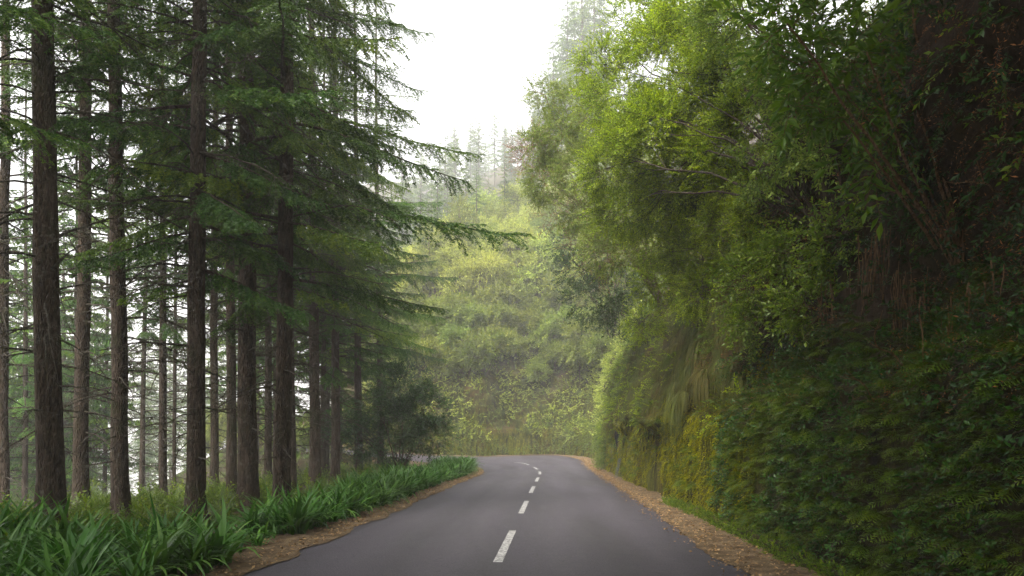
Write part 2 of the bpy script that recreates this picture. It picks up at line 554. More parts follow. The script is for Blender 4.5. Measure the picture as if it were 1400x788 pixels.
NR, NL = normals_right(ER), -normals_right(EL)
verge_w = np.interp(ER[:, 1], [0, 10, 19, 30, 40, 60, 80], [1.12, 1.05, 0.85, 0.5, 0.5, 1.2, 1.2])
BASE = ER + NR * verge_w[:, None]                  # foot of the rock wall

# road sheet
mb = MB()
cross = []
for k in np.linspace(0, 1, 9):
    a = EL * (1 - k * 2) + EC * (k * 2) if k <= 0.5 else EC * (2 - 2 * k) + ER * (2 * k - 1)
    cross.append(a + [0, 0, 0.02 * (1 - (2 * k - 1) ** 2)])
mb.add(np.stack(cross, axis=1).reshape(-1, 3) + [0, 0, 0.004], grid_faces(ns_, 9)[:, ::-1], np.tile(np.linspace(0, 1, 9), ns_))
structure('road', mb.mesh('road', M_ASPH, True))

# worn white dashes along the centre line
seg = np.linalg.norm(np.diff(EC, axis=0), axis=1)
arc = np.concatenate([[0], np.cumsum(seg)])
def on_center(a):
    return np.stack([np.interp(a, arc, EC[:, k]) for k in range(3)], axis=-1)
nC = normals_right(EC)
a0 = np.interp(9.6, EC[:, 1][:100], arc[:100]) - 6.6 * 4
mb = MB()
for k in range(24):
    aa = a0 + 6.6 * k + np.linspace(0, 3.45, 8)
    if aa[-1] > arc[-1]: break
    c = on_center(aa)
    nn = np.stack([np.interp(aa, arc, nC[:, q]) for q in range(3)], axis=-1)
    V = np.stack([c - nn * 0.062, c + nn * 0.062], axis=1).reshape(-1, 3) + [0, 0, 0.029]
    mb.add(V, grid_faces(8, 2)[:, ::-1])
structure('road_markings', mb.mesh('road_markings', M_PAINT))

# verges
def strip(E, Nn, widths, zs, m, name, jitter=0.06):
    mb = MB()
    rows = []
    for wd, z in zip(widths, zs):
        wd = np.broadcast_to(wd, (len(E),))
        P = E + Nn * wd[:, None] + [0, 0, z]
        rows.append(P)
    G = np.stack(rows, axis=1)
    # finer along the road
    t = np.linspace(0, len(E) - 1, len(E) * 6)
    i = np.minimum(t.astype(int), len(E) - 2)
    f = (t - i)[:, None, None]
    G = G[i] * (1 - f) + G[i + 1] * f
    nz = fbm(G, 1.3, 4, 5)
    G[..., 2] += nz * np.array([0.0] + [jitter] * (len(widths) - 1))
    nx = fbm(G, 1.1, 4, 9)
    G[:, 0, :2] += (np.repeat(Nn, 6, axis=0)[:, :2] * nx[:, 0, None]) * 0.22
    mb.add(G.reshape(-1, 3), grid_faces(G.shape[0], G.shape[1]))
    return structure(name, mb.mesh(name, m, True))

strip(ER, NR, [-0.10, verge_w * 0.25, verge_w * 0.5, verge_w * 0.8, verge_w + 0.3], [0.018, 0.035, 0.04, 0.05, 0.08], M_VERGE, 'verge')
strip(EL, NL, [-0.12, 0.3, 0.7, 1.3, 2.2, 3.2], [0.018, 0.03, 0.03, 0.02, 0.0, -0.12], M_VERGE, 'verge')

# ------------------------------------------------------------------ the terrain: valley to the left, hillside to the right
def seg_dist(P, L):
    """distance, signed side (+ right) and height of the nearest point of polyline L"""
    best = np.full(len(P), 1e9)
    side = np.zeros(len(P))
    hz = np.zeros(len(P))
    for a, b in zip(L[:-1], L[1:]):
        d = b[:2] - a[:2]
        q = P - a[:2]
        t = np.clip((q @ d) / max(d @ d, 1e-9), 0, 1)
        r = q - t[:, None] * d
        dist = np.hypot(r[:, 0], r[:, 1])
        up = dist < best
        best = np.where(up, dist, best)
        side = np.where(up, -(d[0] * q[:, 1] - d[1] * q[:, 0]), side)
        hz = np.where(up, a[2] + t * (b[2] - a[2]), hz)
    return best, np.sign(side), hz

BASE_C, EL_C = BASE[::4], EL[::4]
HILL_D = [0, 1.6, 3, 5, 7.5, 9.5, 14, 25, 40, 70, 110, 170, 300, 2000]
HILL_Z = [-0.3, -0.3, 5.5, 9.5, 12.6, 14.6, 17.5, 22, 28, 41, 53, 63, 70, 70]

def ground_z(x, y):
    P = np.stack([np.atleast_1d(x), np.atleast_1d(y)], axis=1).astype(float)
    dR, sR, zR = seg_dist(P, BASE_C)
    dL, sL, zL = seg_dist(P, EL_C)
    z = np.minimum(zR, zL) - 0.12
    right = sR > 0
    left = (sL < 0) & ~right
    nz = fbm(np.stack([P[:, 0], P[:, 1], 0 * P[:, 0]], 1), 0.05, 4, 3)
    n2 = fbm(np.stack([P[:, 0], P[:, 1], 0 * P[:, 0]], 1), 0.35, 3, 4)
    zr = zR + np.interp(dR, HILL_D, HILL_Z) + nz * np.clip(dR - 9, 0, 40) * 0.22 + n2 * np.clip((dR - 3) * .2, 0, 0.8)
    flat = np.interp(P[:, 1], [0, 40, 55, 70], [8.0, 8.0, 5.0, 2.8])
    fall = np.maximum(dL - flat + 2, 0) * 0.05 + np.maximum(dL - flat, 0) * 0.6
    zr = zr + np.maximum(P[:, 1] - 78, 0) * 0.30 * np.clip((dR - 4) / 25, 0, 1)
    zr = np.minimum(zr, 88 + nz * 4)
    fall = 85 * (1 - np.exp(-fall / 85))
    zl = zL - 0.06 - fall + nz * np.clip((dL - 9) * .12, 0, 7) + n2 * np.clip((dL - 2.2) * .1, 0, 0.3)
    zl = np.where(dL < 2.6, zL - 0.10, zl)
    return np.where(right, zr, np.where(left, zl, z))

def axis(ranges):
    out = []
    for a, b, s in ranges:
        out += list(np.arange(a, b, s))
    return np.array(out + [ranges[-1][1]])
gx = axis([(-1500, -400, 110), (-400, -120, 20), (-120, -40, 4), (-40, -16, 1.2), (-16, 22, 0.6), (22, 60, 2), (60, 160, 8), (160, 500, 40), (500, 1500, 110)])
gy = axis([(-200, -30, 20), (-30, -4, 1.5), (-4, 66, 0.6), (66, 120, 1.6), (120, 260, 6), (260, 600, 25), (600, 1500, 100)])
XX, YY = np.meshgrid(gx, gy, indexing='ij')
ZZ = ground_z(XX.ravel(), YY.ravel())
mb = MB()
mb.add(np.stack([XX.ravel(), YY.ravel(), ZZ], axis=1), grid_faces(len(gx), len(gy)))
structure('ground', mb.mesh('ground', M_FLOOR, True))

def gz(x, y):
    return float(ground_z(x, y)[0])

# ------------------------------------------------------------------ the rock wall and the steep bank above it
PROF = np.array([(-0.04, -0.35), (0.0, 0.0), (0.05, 1.0), (0.08, 1.9), (0.16, 2.25), (0.38, 2.45), (0.52, 2.7), (0.66, 3.6), (0.9, 5.2),
                 (1.5, 7.0), (2.6, 9.0), (4.4, 11.4), (7.0, 14.0), (9.6, 15.6), (11, 15.2)])
pl = np.concatenate([[0], np.cumsum(np.linalg.norm(np.diff(PROF, axis=0), axis=1))])
vv = np.concatenate([np.arange(0, 6, 0.085), np.arange(6, 12, 0.14), np.arange(12, pl[-1], 0.35), [pl[-1]]])
PU, PH = np.interp(vv, pl, PROF[:, 0]), np.interp(vv, pl, PROF[:, 1])
bseg = np.concatenate([[0], np.cumsum(np.linalg.norm(np.diff(BASE[:, :2], axis=0), axis=1))])
by = np.interp(np.arange(0, bseg[-1], 0.05), bseg, BASE[:, 1])
sa, ss = [], 0.0
while ss < bseg[-1]:
    yy_ = np.interp(ss, bseg, BASE[:, 1])
    xx_ = np.interp(ss, bseg, BASE[:, 0])
    if yy_ > -6: sa.append(ss)
    d_ = math.hypot(xx_, yy_)
    ss += 0.11 if d_ < 22 else (0.22 if d_ < 50 else (0.4 if d_ < 75 else 1.2))
sa = np.array(sa)
BP = np.stack([np.interp(sa, bseg, BASE[:, k]) for k in range(3)], axis=1)
BN = normals_right(BASE)
# smooth the normals so that the corner of the bend does not fold
BNs = BN.copy()
for _ in range(30):
    BNs[1:-1] = (BNs[:-2] + BNs[1:-1] * 2 + BNs[2:]) / 4
BNs = nrm(BNs)
BNN = nrm(np.stack([np.interp(sa, bseg, BNs[:, k]) for k in range(3)], axis=1))
G = BP[:, None] + BNN[:, None] * PU[None, :, None] + np.array([0, 0, 1.0])[None, None] * PH[None, :, None]
# noise in a frame that follows the wall
Q = np.stack([np.broadcast_to(sa[:, None], G.shape[:2]), np.broadcast_to(PU[None], G.shape[:2]), np.broadcast_to(PH[None], G.shape[:2])], axis=2)
h = Q[..., 2]
amp_lo = np.clip(h / 0.8, 0.25, 1)
ribs = fbm(Q * [1.5, 1.5, 0.45], 1.0, 4, 21)
lump = fbm(Q, 0.75, 5, 22)
big = fbm(Q * [1, 1, 0.8], 0.22, 3, 23)
crag = 1 - 2 * np.abs(fbm(Q * [1, 1, .7], 0.5, 4, 24))
disp = 0.10 * ribs * amp_lo + 0.22 * lump * amp_lo * np.clip(h / 2.0, .4, 1) + np.clip((h - 2.0) / 4, 0, 1) * (0.75 * big + 0.35 * (crag - .4))
# a hollow in the bank above the ledge close to the camera, under an overhang
yb = BP[:, 1][:, None]
hollow = np.exp(-((yb - 7.6) / 1.3) ** 2) * np.exp(-((h - 3.6) / 0.9) ** 2)
over = np.exp(-((yb - 5.5) / 2.6) ** 2) * np.clip((h - 3.4) / 1.6, 0, 1) * np.clip((8 - h) / 2, 0, 1)
crev = np.exp(-((yb - 31.4) / 0.42) ** 2) * np.clip((2.3 - h) / .5, 0, 1) * np.clip(h * 4, 0, 1)
far_ = np.clip((yb - 40) / 8, 0, 1)
disp = disp + far_ * (0.45 * fbm(Q * [1, 1, .6], 0.5, 4, 26) * np.clip(h / 1.2, .5, 1) + 0.9 * fbm(Q, 0.16, 3, 27) * np.clip((h - .8) / 2.5, 0, 1))
mid_ = np.clip((yb - 13) / 3, 0, 1) * np.clip((42 - yb) / 4, 0, 1)
ledge_h = 2.3 + .9 * fbm(Q * [1, 0, 0], .3, 3, 28)
disp = disp + mid_ * (0.55 * np.clip((h - ledge_h) / .35, 0, 1) * np.clip((5.5 - h) / 2.5, 0, 1) * (1 + .8 * fbm(Q * [1, 1, .3], .7, 3, 29)) + .35 * fbm(Q * [1, 1, .5], .8, 4, 30) * np.clip((h - 1) / 1.5, .2, 1))
disp = disp - 0.55 * hollow + 0.55 * over - 0.95 * crev
G = G - BNN[:, None] * disp[..., None] * np.clip(1 - (h - 13) / 2, 0, 1)[..., None]
G[..., 2] += 0.10 * fbm(Q + 40, 0.9, 3, 25) * np.clip(h, 0, 1)
mb = MB()
mb.add(G.reshape(-1, 3), grid_faces(*G.shape[:2])[:, ::-1])
wall = obj('rock_wall', mb.mesh('rock_wall', M_ROCK, True))
tag(wall, 'tall mossy rock cutting that rises along the right edge of the road', 'rock wall')
# normals of the wall for planting
du = np.gradient(G, axis=0)
dv = np.gradient(G, axis=1)
GN = nrm(np.cross(dv, du))
flip = np.sign(np.sum(GN * -BNN[:, None], axis=2))
GN *= np.where(flip == 0, 1, flip)[..., None]
GP_px = 700 + F_PX * G[..., 0] / np.maximum(G[..., 1], 0.5)
GP_py = HORIZ - F_PX * (G[..., 2] - CAM_Z) / np.maximum(G[..., 1], 0.5)

def wall_at(px, py, tol=14):
    """point and normal of the wall surface that the photograph shows at (px, py)"""
    d2 = (GP_px - px) ** 2 + (GP_py - py) ** 2 + np.where(G[..., 1] < 1, 1e9, 0)
    near = d2 < max(tol ** 2, d2.min() * 1.5)
    dep = np.where(near, G[..., 1], 1e9)
    i = np.unravel_index(np.argmin(dep), dep.shape)
    return G[i].copy(), GN[i].copy()

def at(px, py, Y):
    return np.array([(px - 700) / F_PX * Y, Y, CAM_Z + (HORIZ - py) / F_PX * Y])

# mossy kerb at the foot of the wall
mb = MB()
ks = sa[(BP[:, 1] > 3) & (BP[:, 1] < 19.5)]
kp = np.stack([np.interp(ks, bseg, BASE[:, k]) for k in range(3)], axis=1)
kn = BNN[(BP[:, 1] > 3) & (BP[:, 1] < 19.5)]
rows = [kp + kn * a + [0, 0, b] for a, b in ((-0.34, 0.0), (-0.32, 0.07), (-0.26, 0.12), (-0.1, 0.14), (0.1, 0.16))]
K = np.stack(rows, axis=1)
K += (fbm(K, 2.6, 4, 31) * 0.09)[..., None] * np.array([1, 0.3, 0.8])
K[-1, :, :] = K[-2, :, :] * [1, 1, 0]
mb.add(K.reshape(-1, 3), grid_faces(*K.shape[:2]))
structure('kerb', mb.mesh('kerb', M_ROCK, True))

KERB = K.copy()
# ------------------------------------------------------------------ haze
hz = bpy.data.materials.new('haze')
hz.use_nodes = True
hn = hz.node_tree
hn.nodes.remove(hn.nodes['Principled BSDF'])
pv = hn.nodes.new('ShaderNodeVolumePrincipled')
pv.inputs['Color'].default_value = (0.97, 0.965, 0.985, 1)
pv.inputs['Density'].default_value = 0.0018
pv.inputs['Anisotropy'].default_value = 0.2
hn.links.new(pv.outputs[0], hn.nodes['Material Output'].inputs['Volume'])
x0, x1, y0, y1, z0, z1 = -1520, 1520, -220, 1520, -110, 112
bv = np.array([(x, y, z) for x in (x0, x1) for y in (y0, y1) for z in (z0, z1)])
mb = MB()
mb.add(bv, [(0, 1, 3, 2), (4, 6, 7, 5), (0, 4, 5, 1), (2, 3, 7, 6), (0, 2, 6, 4), (1, 5, 7, 3)])
tag(obj('haze', mb.mesh('haze', hz)), kind='stuff')

# ================================================================== conifers
def needle_rows(mb, P, rng, spacing, ln, wd, tint, per=2, mat_i=0):
    """flat needles along a polyline P"""
    segl = np.linalg.norm(np.diff(P, axis=0), axis=1)
    L = np.concatenate([[0], np.cumsum(segl)])
    n = max(int(L[-1] / spacing), 2)
    s = np.repeat(np.linspace(0, L[-1], n), per)
    C = np.stack([np.interp(s, L, P[:, k]) for k in range(3)], axis=1)
    T = nrm(P[-1] - P[0])
    side = nrm(np.cross(T, [0, 0, 1.0]) + 1e-6)
    upv = np.cross(side, T)
    k = len(s)
    a = np.tile(np.arange(per), n) * (2 * math.pi / per) + rng.uniform(-.7, .7, k)
    d = side[None] * np.cos(a)[:, None] + upv[None] * (np.sin(a) * 0.6 - .15)[:, None] + T[None] * rng.uniform(.35, .9, k)[:, None]
    d = nrm(d)
    l = ln * rng.uniform(.7, 1.2, k)
    wv = nrm(np.cross(d, rng.normal(size=(k, 3)))) * wd
    V = np.stack([C - wv, C + wv, C + d * l[:, None]], axis=1).reshape(-1, 3)
    t = np.repeat(np.clip(tint + rng.normal(0, .12, k) + .25 * (s / max(L[-1], .01)) - .1, 0, 1), 3)
    mb.add(V, np.arange(3 * k).reshape(-1, 3), t, mat_i)

def live_branch(L, seed, q=1.0, hang=0.5, wm=1.0):
    """a drooping conifer bough along +x: woody axis (material 1) and needled twigs (material 0)"""
    rng = np.random.default_rng(seed)
    mb = MB()
    n = 9
    t = np.linspace(0, 1, n)
    ax = np.stack([t * L, np.cumsum(rng.normal(0, .02, n)) * L * .6, L * (0.06 * t - 0.26 * t ** 2 + .13 * t ** 4)], axis=1)
    V, Fq = tube(ax, 0.008 + 0.010 * L * (1 - t) ** 1.2 * .8, 4)
    mb.add(V, Fq, 0.3, 1)
    def pt(u):
        return np.array([np.interp(u, t, ax[:, k]) for k in range(3)])
    sp = 0.10 / q
    u = 0.16
    while u < 1.0:
        c = pt(u)
        for sgn in (-1, 1):
            if rng.random() < .1: continue
            l = (0.28 + 0.34 * L * .5 * (1 - u) ** .7 * min(1, u * 3.0)) * rng.uniform(.55, 1.15)
            d = nrm(np.array([rng.uniform(.5, 1.0), sgn * rng.uniform(.6, 1.0), rng.uniform(-.35, .15)]))
            m = 5
            tt = np.linspace(0, 1, m)[:, None]
            P = c + d * l * tt + np.array([0, 0, -1.0]) * (hang * l * rng.uniform(.3, 1.0)) * tt ** 2
            tint = rng.uniform(.15, .6)
            needle_rows(mb, P, rng, 0.024 / q, 0.050 / q ** .5, 0.0105 * wm / q ** .9, tint, 2)
            k = int(l / (0.13 / q))
            for j in range(k):
                f = (j + .6) / k
                c2 = P[0] + (P[-1] - P[0]) * f + [0, 0, hang * l * .3 * f * (1 - f)]
                for s2 in (-1, 1):
                    d2 = nrm(d + np.cross(d, [0, 0, 1]) * s2 * rng.uniform(.6, 1.1) + np.array([0, 0, rng.uniform(-.7, .0)]))
                    l2 = l * .38 * (1 - f * .6) * rng.uniform(.6, 1.2)
                    P2 = c2 + d2 * l2 * np.linspace(0, 1, 3)[:, None] + np.array([0, 0, -hang * .35 * l2]) * np.linspace(0, 1, 3)[:, None] ** 2
                    needle_rows(mb, P2, rng, 0.025 / q, 0.048 / q ** .5, 0.0105 * wm / q ** .9, tint + rng.uniform(-.1, .15), 2)
        u += sp / L * rng.uniform(.7, 1.3)
    needle_rows(mb, ax[-3:], rng, 0.028 / q, 0.05 / q ** .5, 0.008 / q ** .7, .5, 3)
    return mb.pieces()

def dead_limb(L, seed):
    rng = np.random.default_rng(seed)
    mb = MB()
    n = 7
    t = np.linspace(0, 1, n)
    ax = np.stack([t * L, np.cumsum(rng.normal(0, .03, n)) * L * .5, L * (rng.uniform(-.05, .25) * t - rng.uniform(.15, .42) * t ** 2) + np.cumsum(rng.normal(0, .012, n)) * L], axis=1)
    V, Fq = tube(ax, 0.005 + 0.011 * L ** .6 * (1 - t), 4)
    mb.add(V, Fq, .4)
    for _ in range(int(3 + 4 * L)):
        u = rng.uniform(.25, 1)
        c = np.array([np.interp(u, t, ax[:, k]) for k in range(3)])
        l = L * rng.uniform(.10, .34) * (1.2 - u * .7)
        d = nrm(np.array([rng.uniform(.5, 1), rng.uniform(-1, 1), rng.uniform(-.6, .3)]))
        P = bez(c, c + d * l * .5, c + d * l + [0, 0, -l * rng.uniform(.0, .5)], 4)
        V, Fq = tube(P, np.linspace(.006, .0026, 4), 3)
        mb.add(V, Fq, .4)
        for _ in range(2):
            f = rng.uniform(.3, .9)
            c2 = P[0] + (P[-1] - P[0]) * f
            d2 = nrm(d + rng.normal(0, .6, 3))
            V, Fq = tube(np.stack([c2, c2 + d2 * l * .3, c2 + d2 * l * .5 + [0, 0, -l * .1]]), [.0025, .002, .0012], 3)
            mb.add(V, Fq, .4)
    return mb.pieces()

LIVE = {L: [live_branch(L, 100 + int(L * 10) + s, 1.0, .8, 1.15) for s in range(2)] for L in (1.2, 2.2, 3.2, 4.4)}
LIVE_LO = {L: [live_branch(L, 200 + int(L * 10), 0.42)] for L in (1.2, 2.2, 3.2, 4.4)}
LIVE_FAR = {L: [live_branch(L, 250 + int(L * 10), 0.36, .7, 3.6)] for L in (1.2, 2.2, 3.2, 4.4)}
DEAD = {L: [dead_limb(L, 300 + int(L * 10) + s) for s in range(3)] for L in (0.8, 1.5, 2.4, 3.3)}

def stamp_lengths(mb, lib, lens, R, T, rng, tint=None):
    keys = np.array(sorted(lib))
    kk = keys[np.argmin(np.abs(keys[None] - lens[:, None]), axis=1)]
    var = rng.integers(0, 10, len(lens))
    for k in keys:
        for v in range(len(lib[k])):
            m = (kk == k) & (var % len(lib[k]) == v)
            if m.any():
                mb.stamp(lib[k][v], R[m], T[m], (lens[m] / k), None if tint is None else tint[m])

def trunk_mesh(H, r0, seed, sides=14, name='trunk'):
    rng = np.random.default_rng(seed)
    z = np.concatenate([[-0.5, -0.15, 0, .12, .3, .6, 1.0], np.arange(1.6, H, .7), [H]])
    r = r0 * np.clip(1 - np.clip(z, 0, H) / H, 0.02, 1) ** .85 + r0 * .55 * np.exp(-np.clip(z, 0, 9) / .28) + .012
    cx = np.cumsum(rng.normal(0, .012, len(z)))
    cy = np.cumsum(rng.normal(0, .012, len(z)))
    P = np.stack([cx - cx[2], cy - cy[2], z], axis=1)
    a = np.arange(sides) * 2 * math.pi / sides
    rr = r[:, None] * (1 + .05 * np.sin(3 * a + seed)[None] + rng.normal(0, .025, (len(z), sides)) + .18 * np.exp(-np.clip(z, 0, 9) / .3)[:, None] * np.sin(5 * a + 2 * seed)[None])
    V = P[:, None] + np.stack([np.cos(a)[None] * rr, np.sin(a)[None] * rr, np.zeros_like(rr)], axis=2)
    i = np.arange(len(z) - 1)[:, None] * sides
    j = np.arange(sides)[None]
    k = (j + 1) % sides
    Fq = np.stack([i + j, i + k, i + sides + k, i + sides + j], axis=2).reshape(-1, 4)
    mb = MB()
    mb.add(V.reshape(-1, 3), Fq)
    return mb.mesh(name, M_BARK, True)

def conifer_crown(seed, H, z0, step, Lmax, lib, hi_to=99, low_sparse=0.5, lo_lib=None):
    """boughs from z0 to the tip; the lowest ones are few and hang the most"""
    rng = np.random.default_rng(seed)
    zs, z = [], z0
    while z < H - .3:
        f = (z - z0) / (H - z0)
        s = step * (1 + 1.8 * low_sparse * max(0, 1 - f * 6))
        if z > hi_to: s *= 1.7
        zs.append(z)
        z += s * rng.uniform(.5, 1.5)
    zs = np.array(zs)
    f = (zs - z0) / (H - z0)
    L = Lmax * np.minimum(0.55 + 2.2 * f, 1.08 * (1 - f) ** .75 + .06) * rng.uniform(.45, 1.2, len(zs))
    az = np.arange(len(zs)) * 2.4 + rng.uniform(-.5, .5, len(zs))
    el = np.radians(-14 + 34 * f + rng.normal(0, 7, len(zs)))
    D = np.stack([np.cos(az) * np.cos(el), np.sin(az) * np.cos(el), np.sin(el)], axis=1)
    T = np.stack([np.cos(az) * .06, np.sin(az) * .06, zs], axis=1)
    R = frames(D)
    mb = MB()
    ti = rng.uniform(-.3, .35, len(zs))
    if lo_lib is None:
        stamp_lengths(mb, lib, L, R, T, rng, ti)
    else:
        m = zs < hi_to
        stamp_lengths(mb, lib, L[m], R[m], T[m], rng, ti[m])
        stamp_lengths(mb, lo_lib, L[~m], R[~m], T[~m], rng, ti[~m])
    return mb.mesh('crown', [M_NEEDLE, M_BARK])

def dead_limbs(seed, za, zb, step, Lm):
    rng = np.random.default_rng(seed)
    zs = np.arange(za, zb, step) + rng.uniform(-.1, .1, len(np.arange(za, zb, step)))
    L = Lm * rng.uniform(.25, 1.15, len(zs)) * np.clip(.45 + (zs - za) / (zb - za) * .9, 0, 1.1)
    az = rng.uniform(0, 6.28, len(zs))
    el = np.radians(rng.normal(-4, 12, len(zs)))
    D = np.stack([np.cos(az) * np.cos(el), np.sin(az) * np.cos(el), np.sin(el)], axis=1)
    T = np.stack([np.cos(az) * .08, np.sin(az) * .08, zs], axis=1)
    mb = MB()
    stamp_lengths(mb, DEAD, L, frames(D), T, rng)
    return mb.mesh('bare_limbs', M_TWIG)

TRUNKS = [trunk_mesh(27, .20, s) for s in (1, 2, 3, 4)]
CROWNS = [conifer_crown(11, 27, 4.8, .19, 3.9, LIVE, 15, .5, LIVE_LO),     # full
          conifer_crown(12, 27, 6.0, .22, 3.4, LIVE, 15, .7, LIVE_LO),
          conifer_crown(13, 27, 7.4, .25, 3.2, LIVE, 15, .8, LIVE_LO),     # thin
          conifer_crown(14, 27, 3.0, .21, 4.2, LIVE, 14, .8, LIVE_LO)]     # low boughs
CROWNS.append(conifer_crown(17, 27, 7.2, .25, 2.9, LIVE, 14, .3, LIVE_LO))   # bare below
CROWN_FAR = [conifer_crown(15, 27, 4.0, .17, 3.9, LIVE_FAR, 99, .6), conifer_crown(16, 27, 6.0, .20, 3.6, LIVE_FAR, 99, .6)]
LIMBS = [dead_limbs(s, 1.3, 11, .14, 2.6) for s in (21, 22, 23)]

def conifer(name, label, loc, dia, crown, limb, tr, rz, sc=1.0, group=None, tilt=None):
    t = thing(name, label, 'tree', loc, group, rz, sc)
    if tilt: t.rotation_euler = (tilt[0], tilt[1], rz)
    k = dia / 0.40
    o = obj('trunk', TRUNKS[tr], t)
    o.scale = (k, k, 1)
    obj('crown', crown, t)
    if limb is not None: obj('bare_limb', LIMBS[limb], t)
    return t

# (px at the foot, distance, trunk diameter, crown, limbs, label)
near = [
    (70, 12.5, .40, 4, 0, 'thickest dark conifer trunk, standing behind the left end of the strap leaved border'),
    (110, 18, .31, 4, 1, 'slim dark conifer just to the right of the thickest trunk'),
    (166, 16, .34, 2, 2, 'grey barked conifer leaning slightly, third big trunk from the left'),
    (223, 25, .29, 2, 0, 'thin dark conifer between the leaning grey trunk and the flared grey trunk'),
    (268, 14.5, .35, 0, 1, 'grey flaking conifer with flared foot right behind the near strap leaved corner'),
    (293, 25, .25, 1, 2, 'very slim dark conifer close to the right of the flared grey trunk'),
    (316, 22, .32, 2, 0, 'brown conifer trunk left of the mossy stout trunk'),
    (341, 17.5, .42, 1, 1, 'stout mossy conifer trunk in the middle of the left hand row'),
    (384, 16, .34, 0, 2, 'conifer at the roadside with long boughs reaching over the road and to the left'),
    (401, 24, .22, 1, 0, 'slim conifer half hidden behind the roadside conifer with long boughs'),
    (430, 27, .36, 1, 1, 'straight conifer left of the last big roadside trunk, beyond the strap leaves'),
    (459, 29, .37, 0, 2, 'last big brown conifer trunk before the small dark tree by the bend'),
    (491, 35, .36, 3, 0, 'conifer rising directly behind the small dark tree by the bend'),
    (3, 20, .36, 4, 1, 'dark conifer trunk cut by the left edge of the picture'),
    (238, 28, .15, 2, 2, 'spindly dead looking conifer pole with bare twigs among bigger trunks'),
    (33, 30, .28, 4, 0, 'slender conifer seen far behind the thickest trunk on its left side'),
    (366, 30, .28, 1, 1, 'slender conifer seen in the gap between the stout mossy trunk and the roadside conifer'),
    (140, 36, .26, 4, 0, 'slender conifer between the slim dark trunk and the leaning grey trunk, far back'),
    (192, 31, .22, 4, 1, 'very thin conifer just right of the leaning grey trunk, deeper in the stand'),
    (62, 42, .30, 2, 2, 'faint conifer half covered by the thickest trunk'),
    (446, 38, .28, 1, 0, 'slender conifer between the straight conifer and the last big brown trunk'),
    (329, 33, .24, 1, 1, 'thin conifer in the gap left of the stout mossy trunk'),
    (520, 42, .34, 3, 2, 'hazy conifer with low boughs behind the crown of the small dark tree'),
]
rng = random.Random(5)
CON = []
for i, (px, Y, dia, cr, lb, lab) in enumerate(near):
    x = (px - 700) / F_PX * Y
    t = conifer('conifer_tree', lab, (x, Y, gz(x, Y)), dia, CROWNS[cr], lb, i % 4, rng.uniform(0, 6.28), rng.uniform(.92, 1.08), None, (0, -.012, 0) if i == 2 else (rng.uniform(-.01, .01), rng.uniform(-.014, .014), 0))
    CON.append(t)

# long boughs of the roadside conifer: left across the trunks, right over the road
def bough(tree, px0, py0, Y0, px1, py1, Y1, seed, sc=1.0, droop_up=0.25):
    a, b = at(px0, py0, Y0), at(px1, py1, Y1)
    L = np.linalg.norm(b - a)
    d = (b - a) / L
    pr = live_branch(4.4, seed, 1.0, .5)
    mb = MB()
    # raise the start direction so that the drooping bough ends at b
    mb.stamp(pr, frames(nrm(d + [0, 0, .07])), [a], [L / 4.4])
    M = Matrix.Translation(tree.location) @ Matrix.Rotation(tree.rotation_euler[2], 4, 'Z') @ Matrix.Scale(tree.scale[0], 4)
    me = mb.mesh('bough', [M_NEEDLE, M_BARK])
    me.transform(M.inverted())
    return obj('bough', me, tree)
bough(CON[8], 384, 300, 16, 85, 272, 14.5, 401)
bough(CON[8], 384, 280, 16, 712, 322, 17, 402)
bough(CON[8], 384, 150, 16, 645, 205, 17, 403)
bough(CON[8], 384, 40, 16, 570, 120, 17.5, 404)
bough(CON[8], 384, 380, 16, 600, 420, 18, 405)
bough(CON[11], 459, 20, 29, 590, 50, 28, 406)
bough(CON[7], 341, 200, 17.5, 470, 270, 15.5, 407)
bough(CON[4], 268, 110, 14.5, 420, 190, 13.5, 408)
bough(CON[0], 75, 110, 12.5, 235, 75, 13, 409)

# conifers deeper in the stand, down the slope
mid_spots = []
rng = random.Random(11)
for k in range(400):
    Y = rng.uniform(30, 75)
    px = rng.uniform(-60, 560) if k % 3 else rng.uniform(-60, 200)
    x = (px - 700) / F_PX * Y
    dL, sL, _ = seg_dist(np.array([[x, Y]]), EL_C)
    if sL[0] > 0 or dL[0] < 5: continue
    if any((x - a) ** 2 + (Y - b) ** 2 < 16 for a, b in mid_spots): continue
    if 120 < px < 340: continue
    if px < 185 and rng.random() < .5: continue
    mid_spots.append((x, Y))
    if len(mid_spots) >= 40: break
proto_mid = None
for k, (x, Y) in enumerate(mid_spots):
    loc = (x, Y, gz(x, Y) - .1)
    c = k % 3
    t = conifer('conifer_tree', 'hazy conifer with bare lower limbs among many deeper in the stand on the left slope', loc, rng.uniform(.26, .4), [CROWNS[3], CROWN_FAR[0], CROWN_FAR[1]][c], k % 3, k % 4, rng.uniform(0, 6.28), rng.uniform(.8, 1.1), 'conifers deeper in the left stand')

# faint trees lower down the valley
rng = random.Random(21)
for k in range(30):
    Y = rng.uniform(60, 190)
    px = rng.uniform(60, 350)
    x = (px - 700) / F_PX * Y
    z = gz(x, Y)
    top = CAM_Z + (HORIZ - rng.uniform(380, 600)) / F_PX * Y
    conifer('conifer_tree', 'faint conifer in the mist of the valley between the left trunks', (x, Y, z - .2), .4, CROWN_FAR[k % 2], None, k % 4, rng.uniform(0, 6.28), min(max((top - z) / 27, .45), 1.7), 'misty conifers down in the valley')

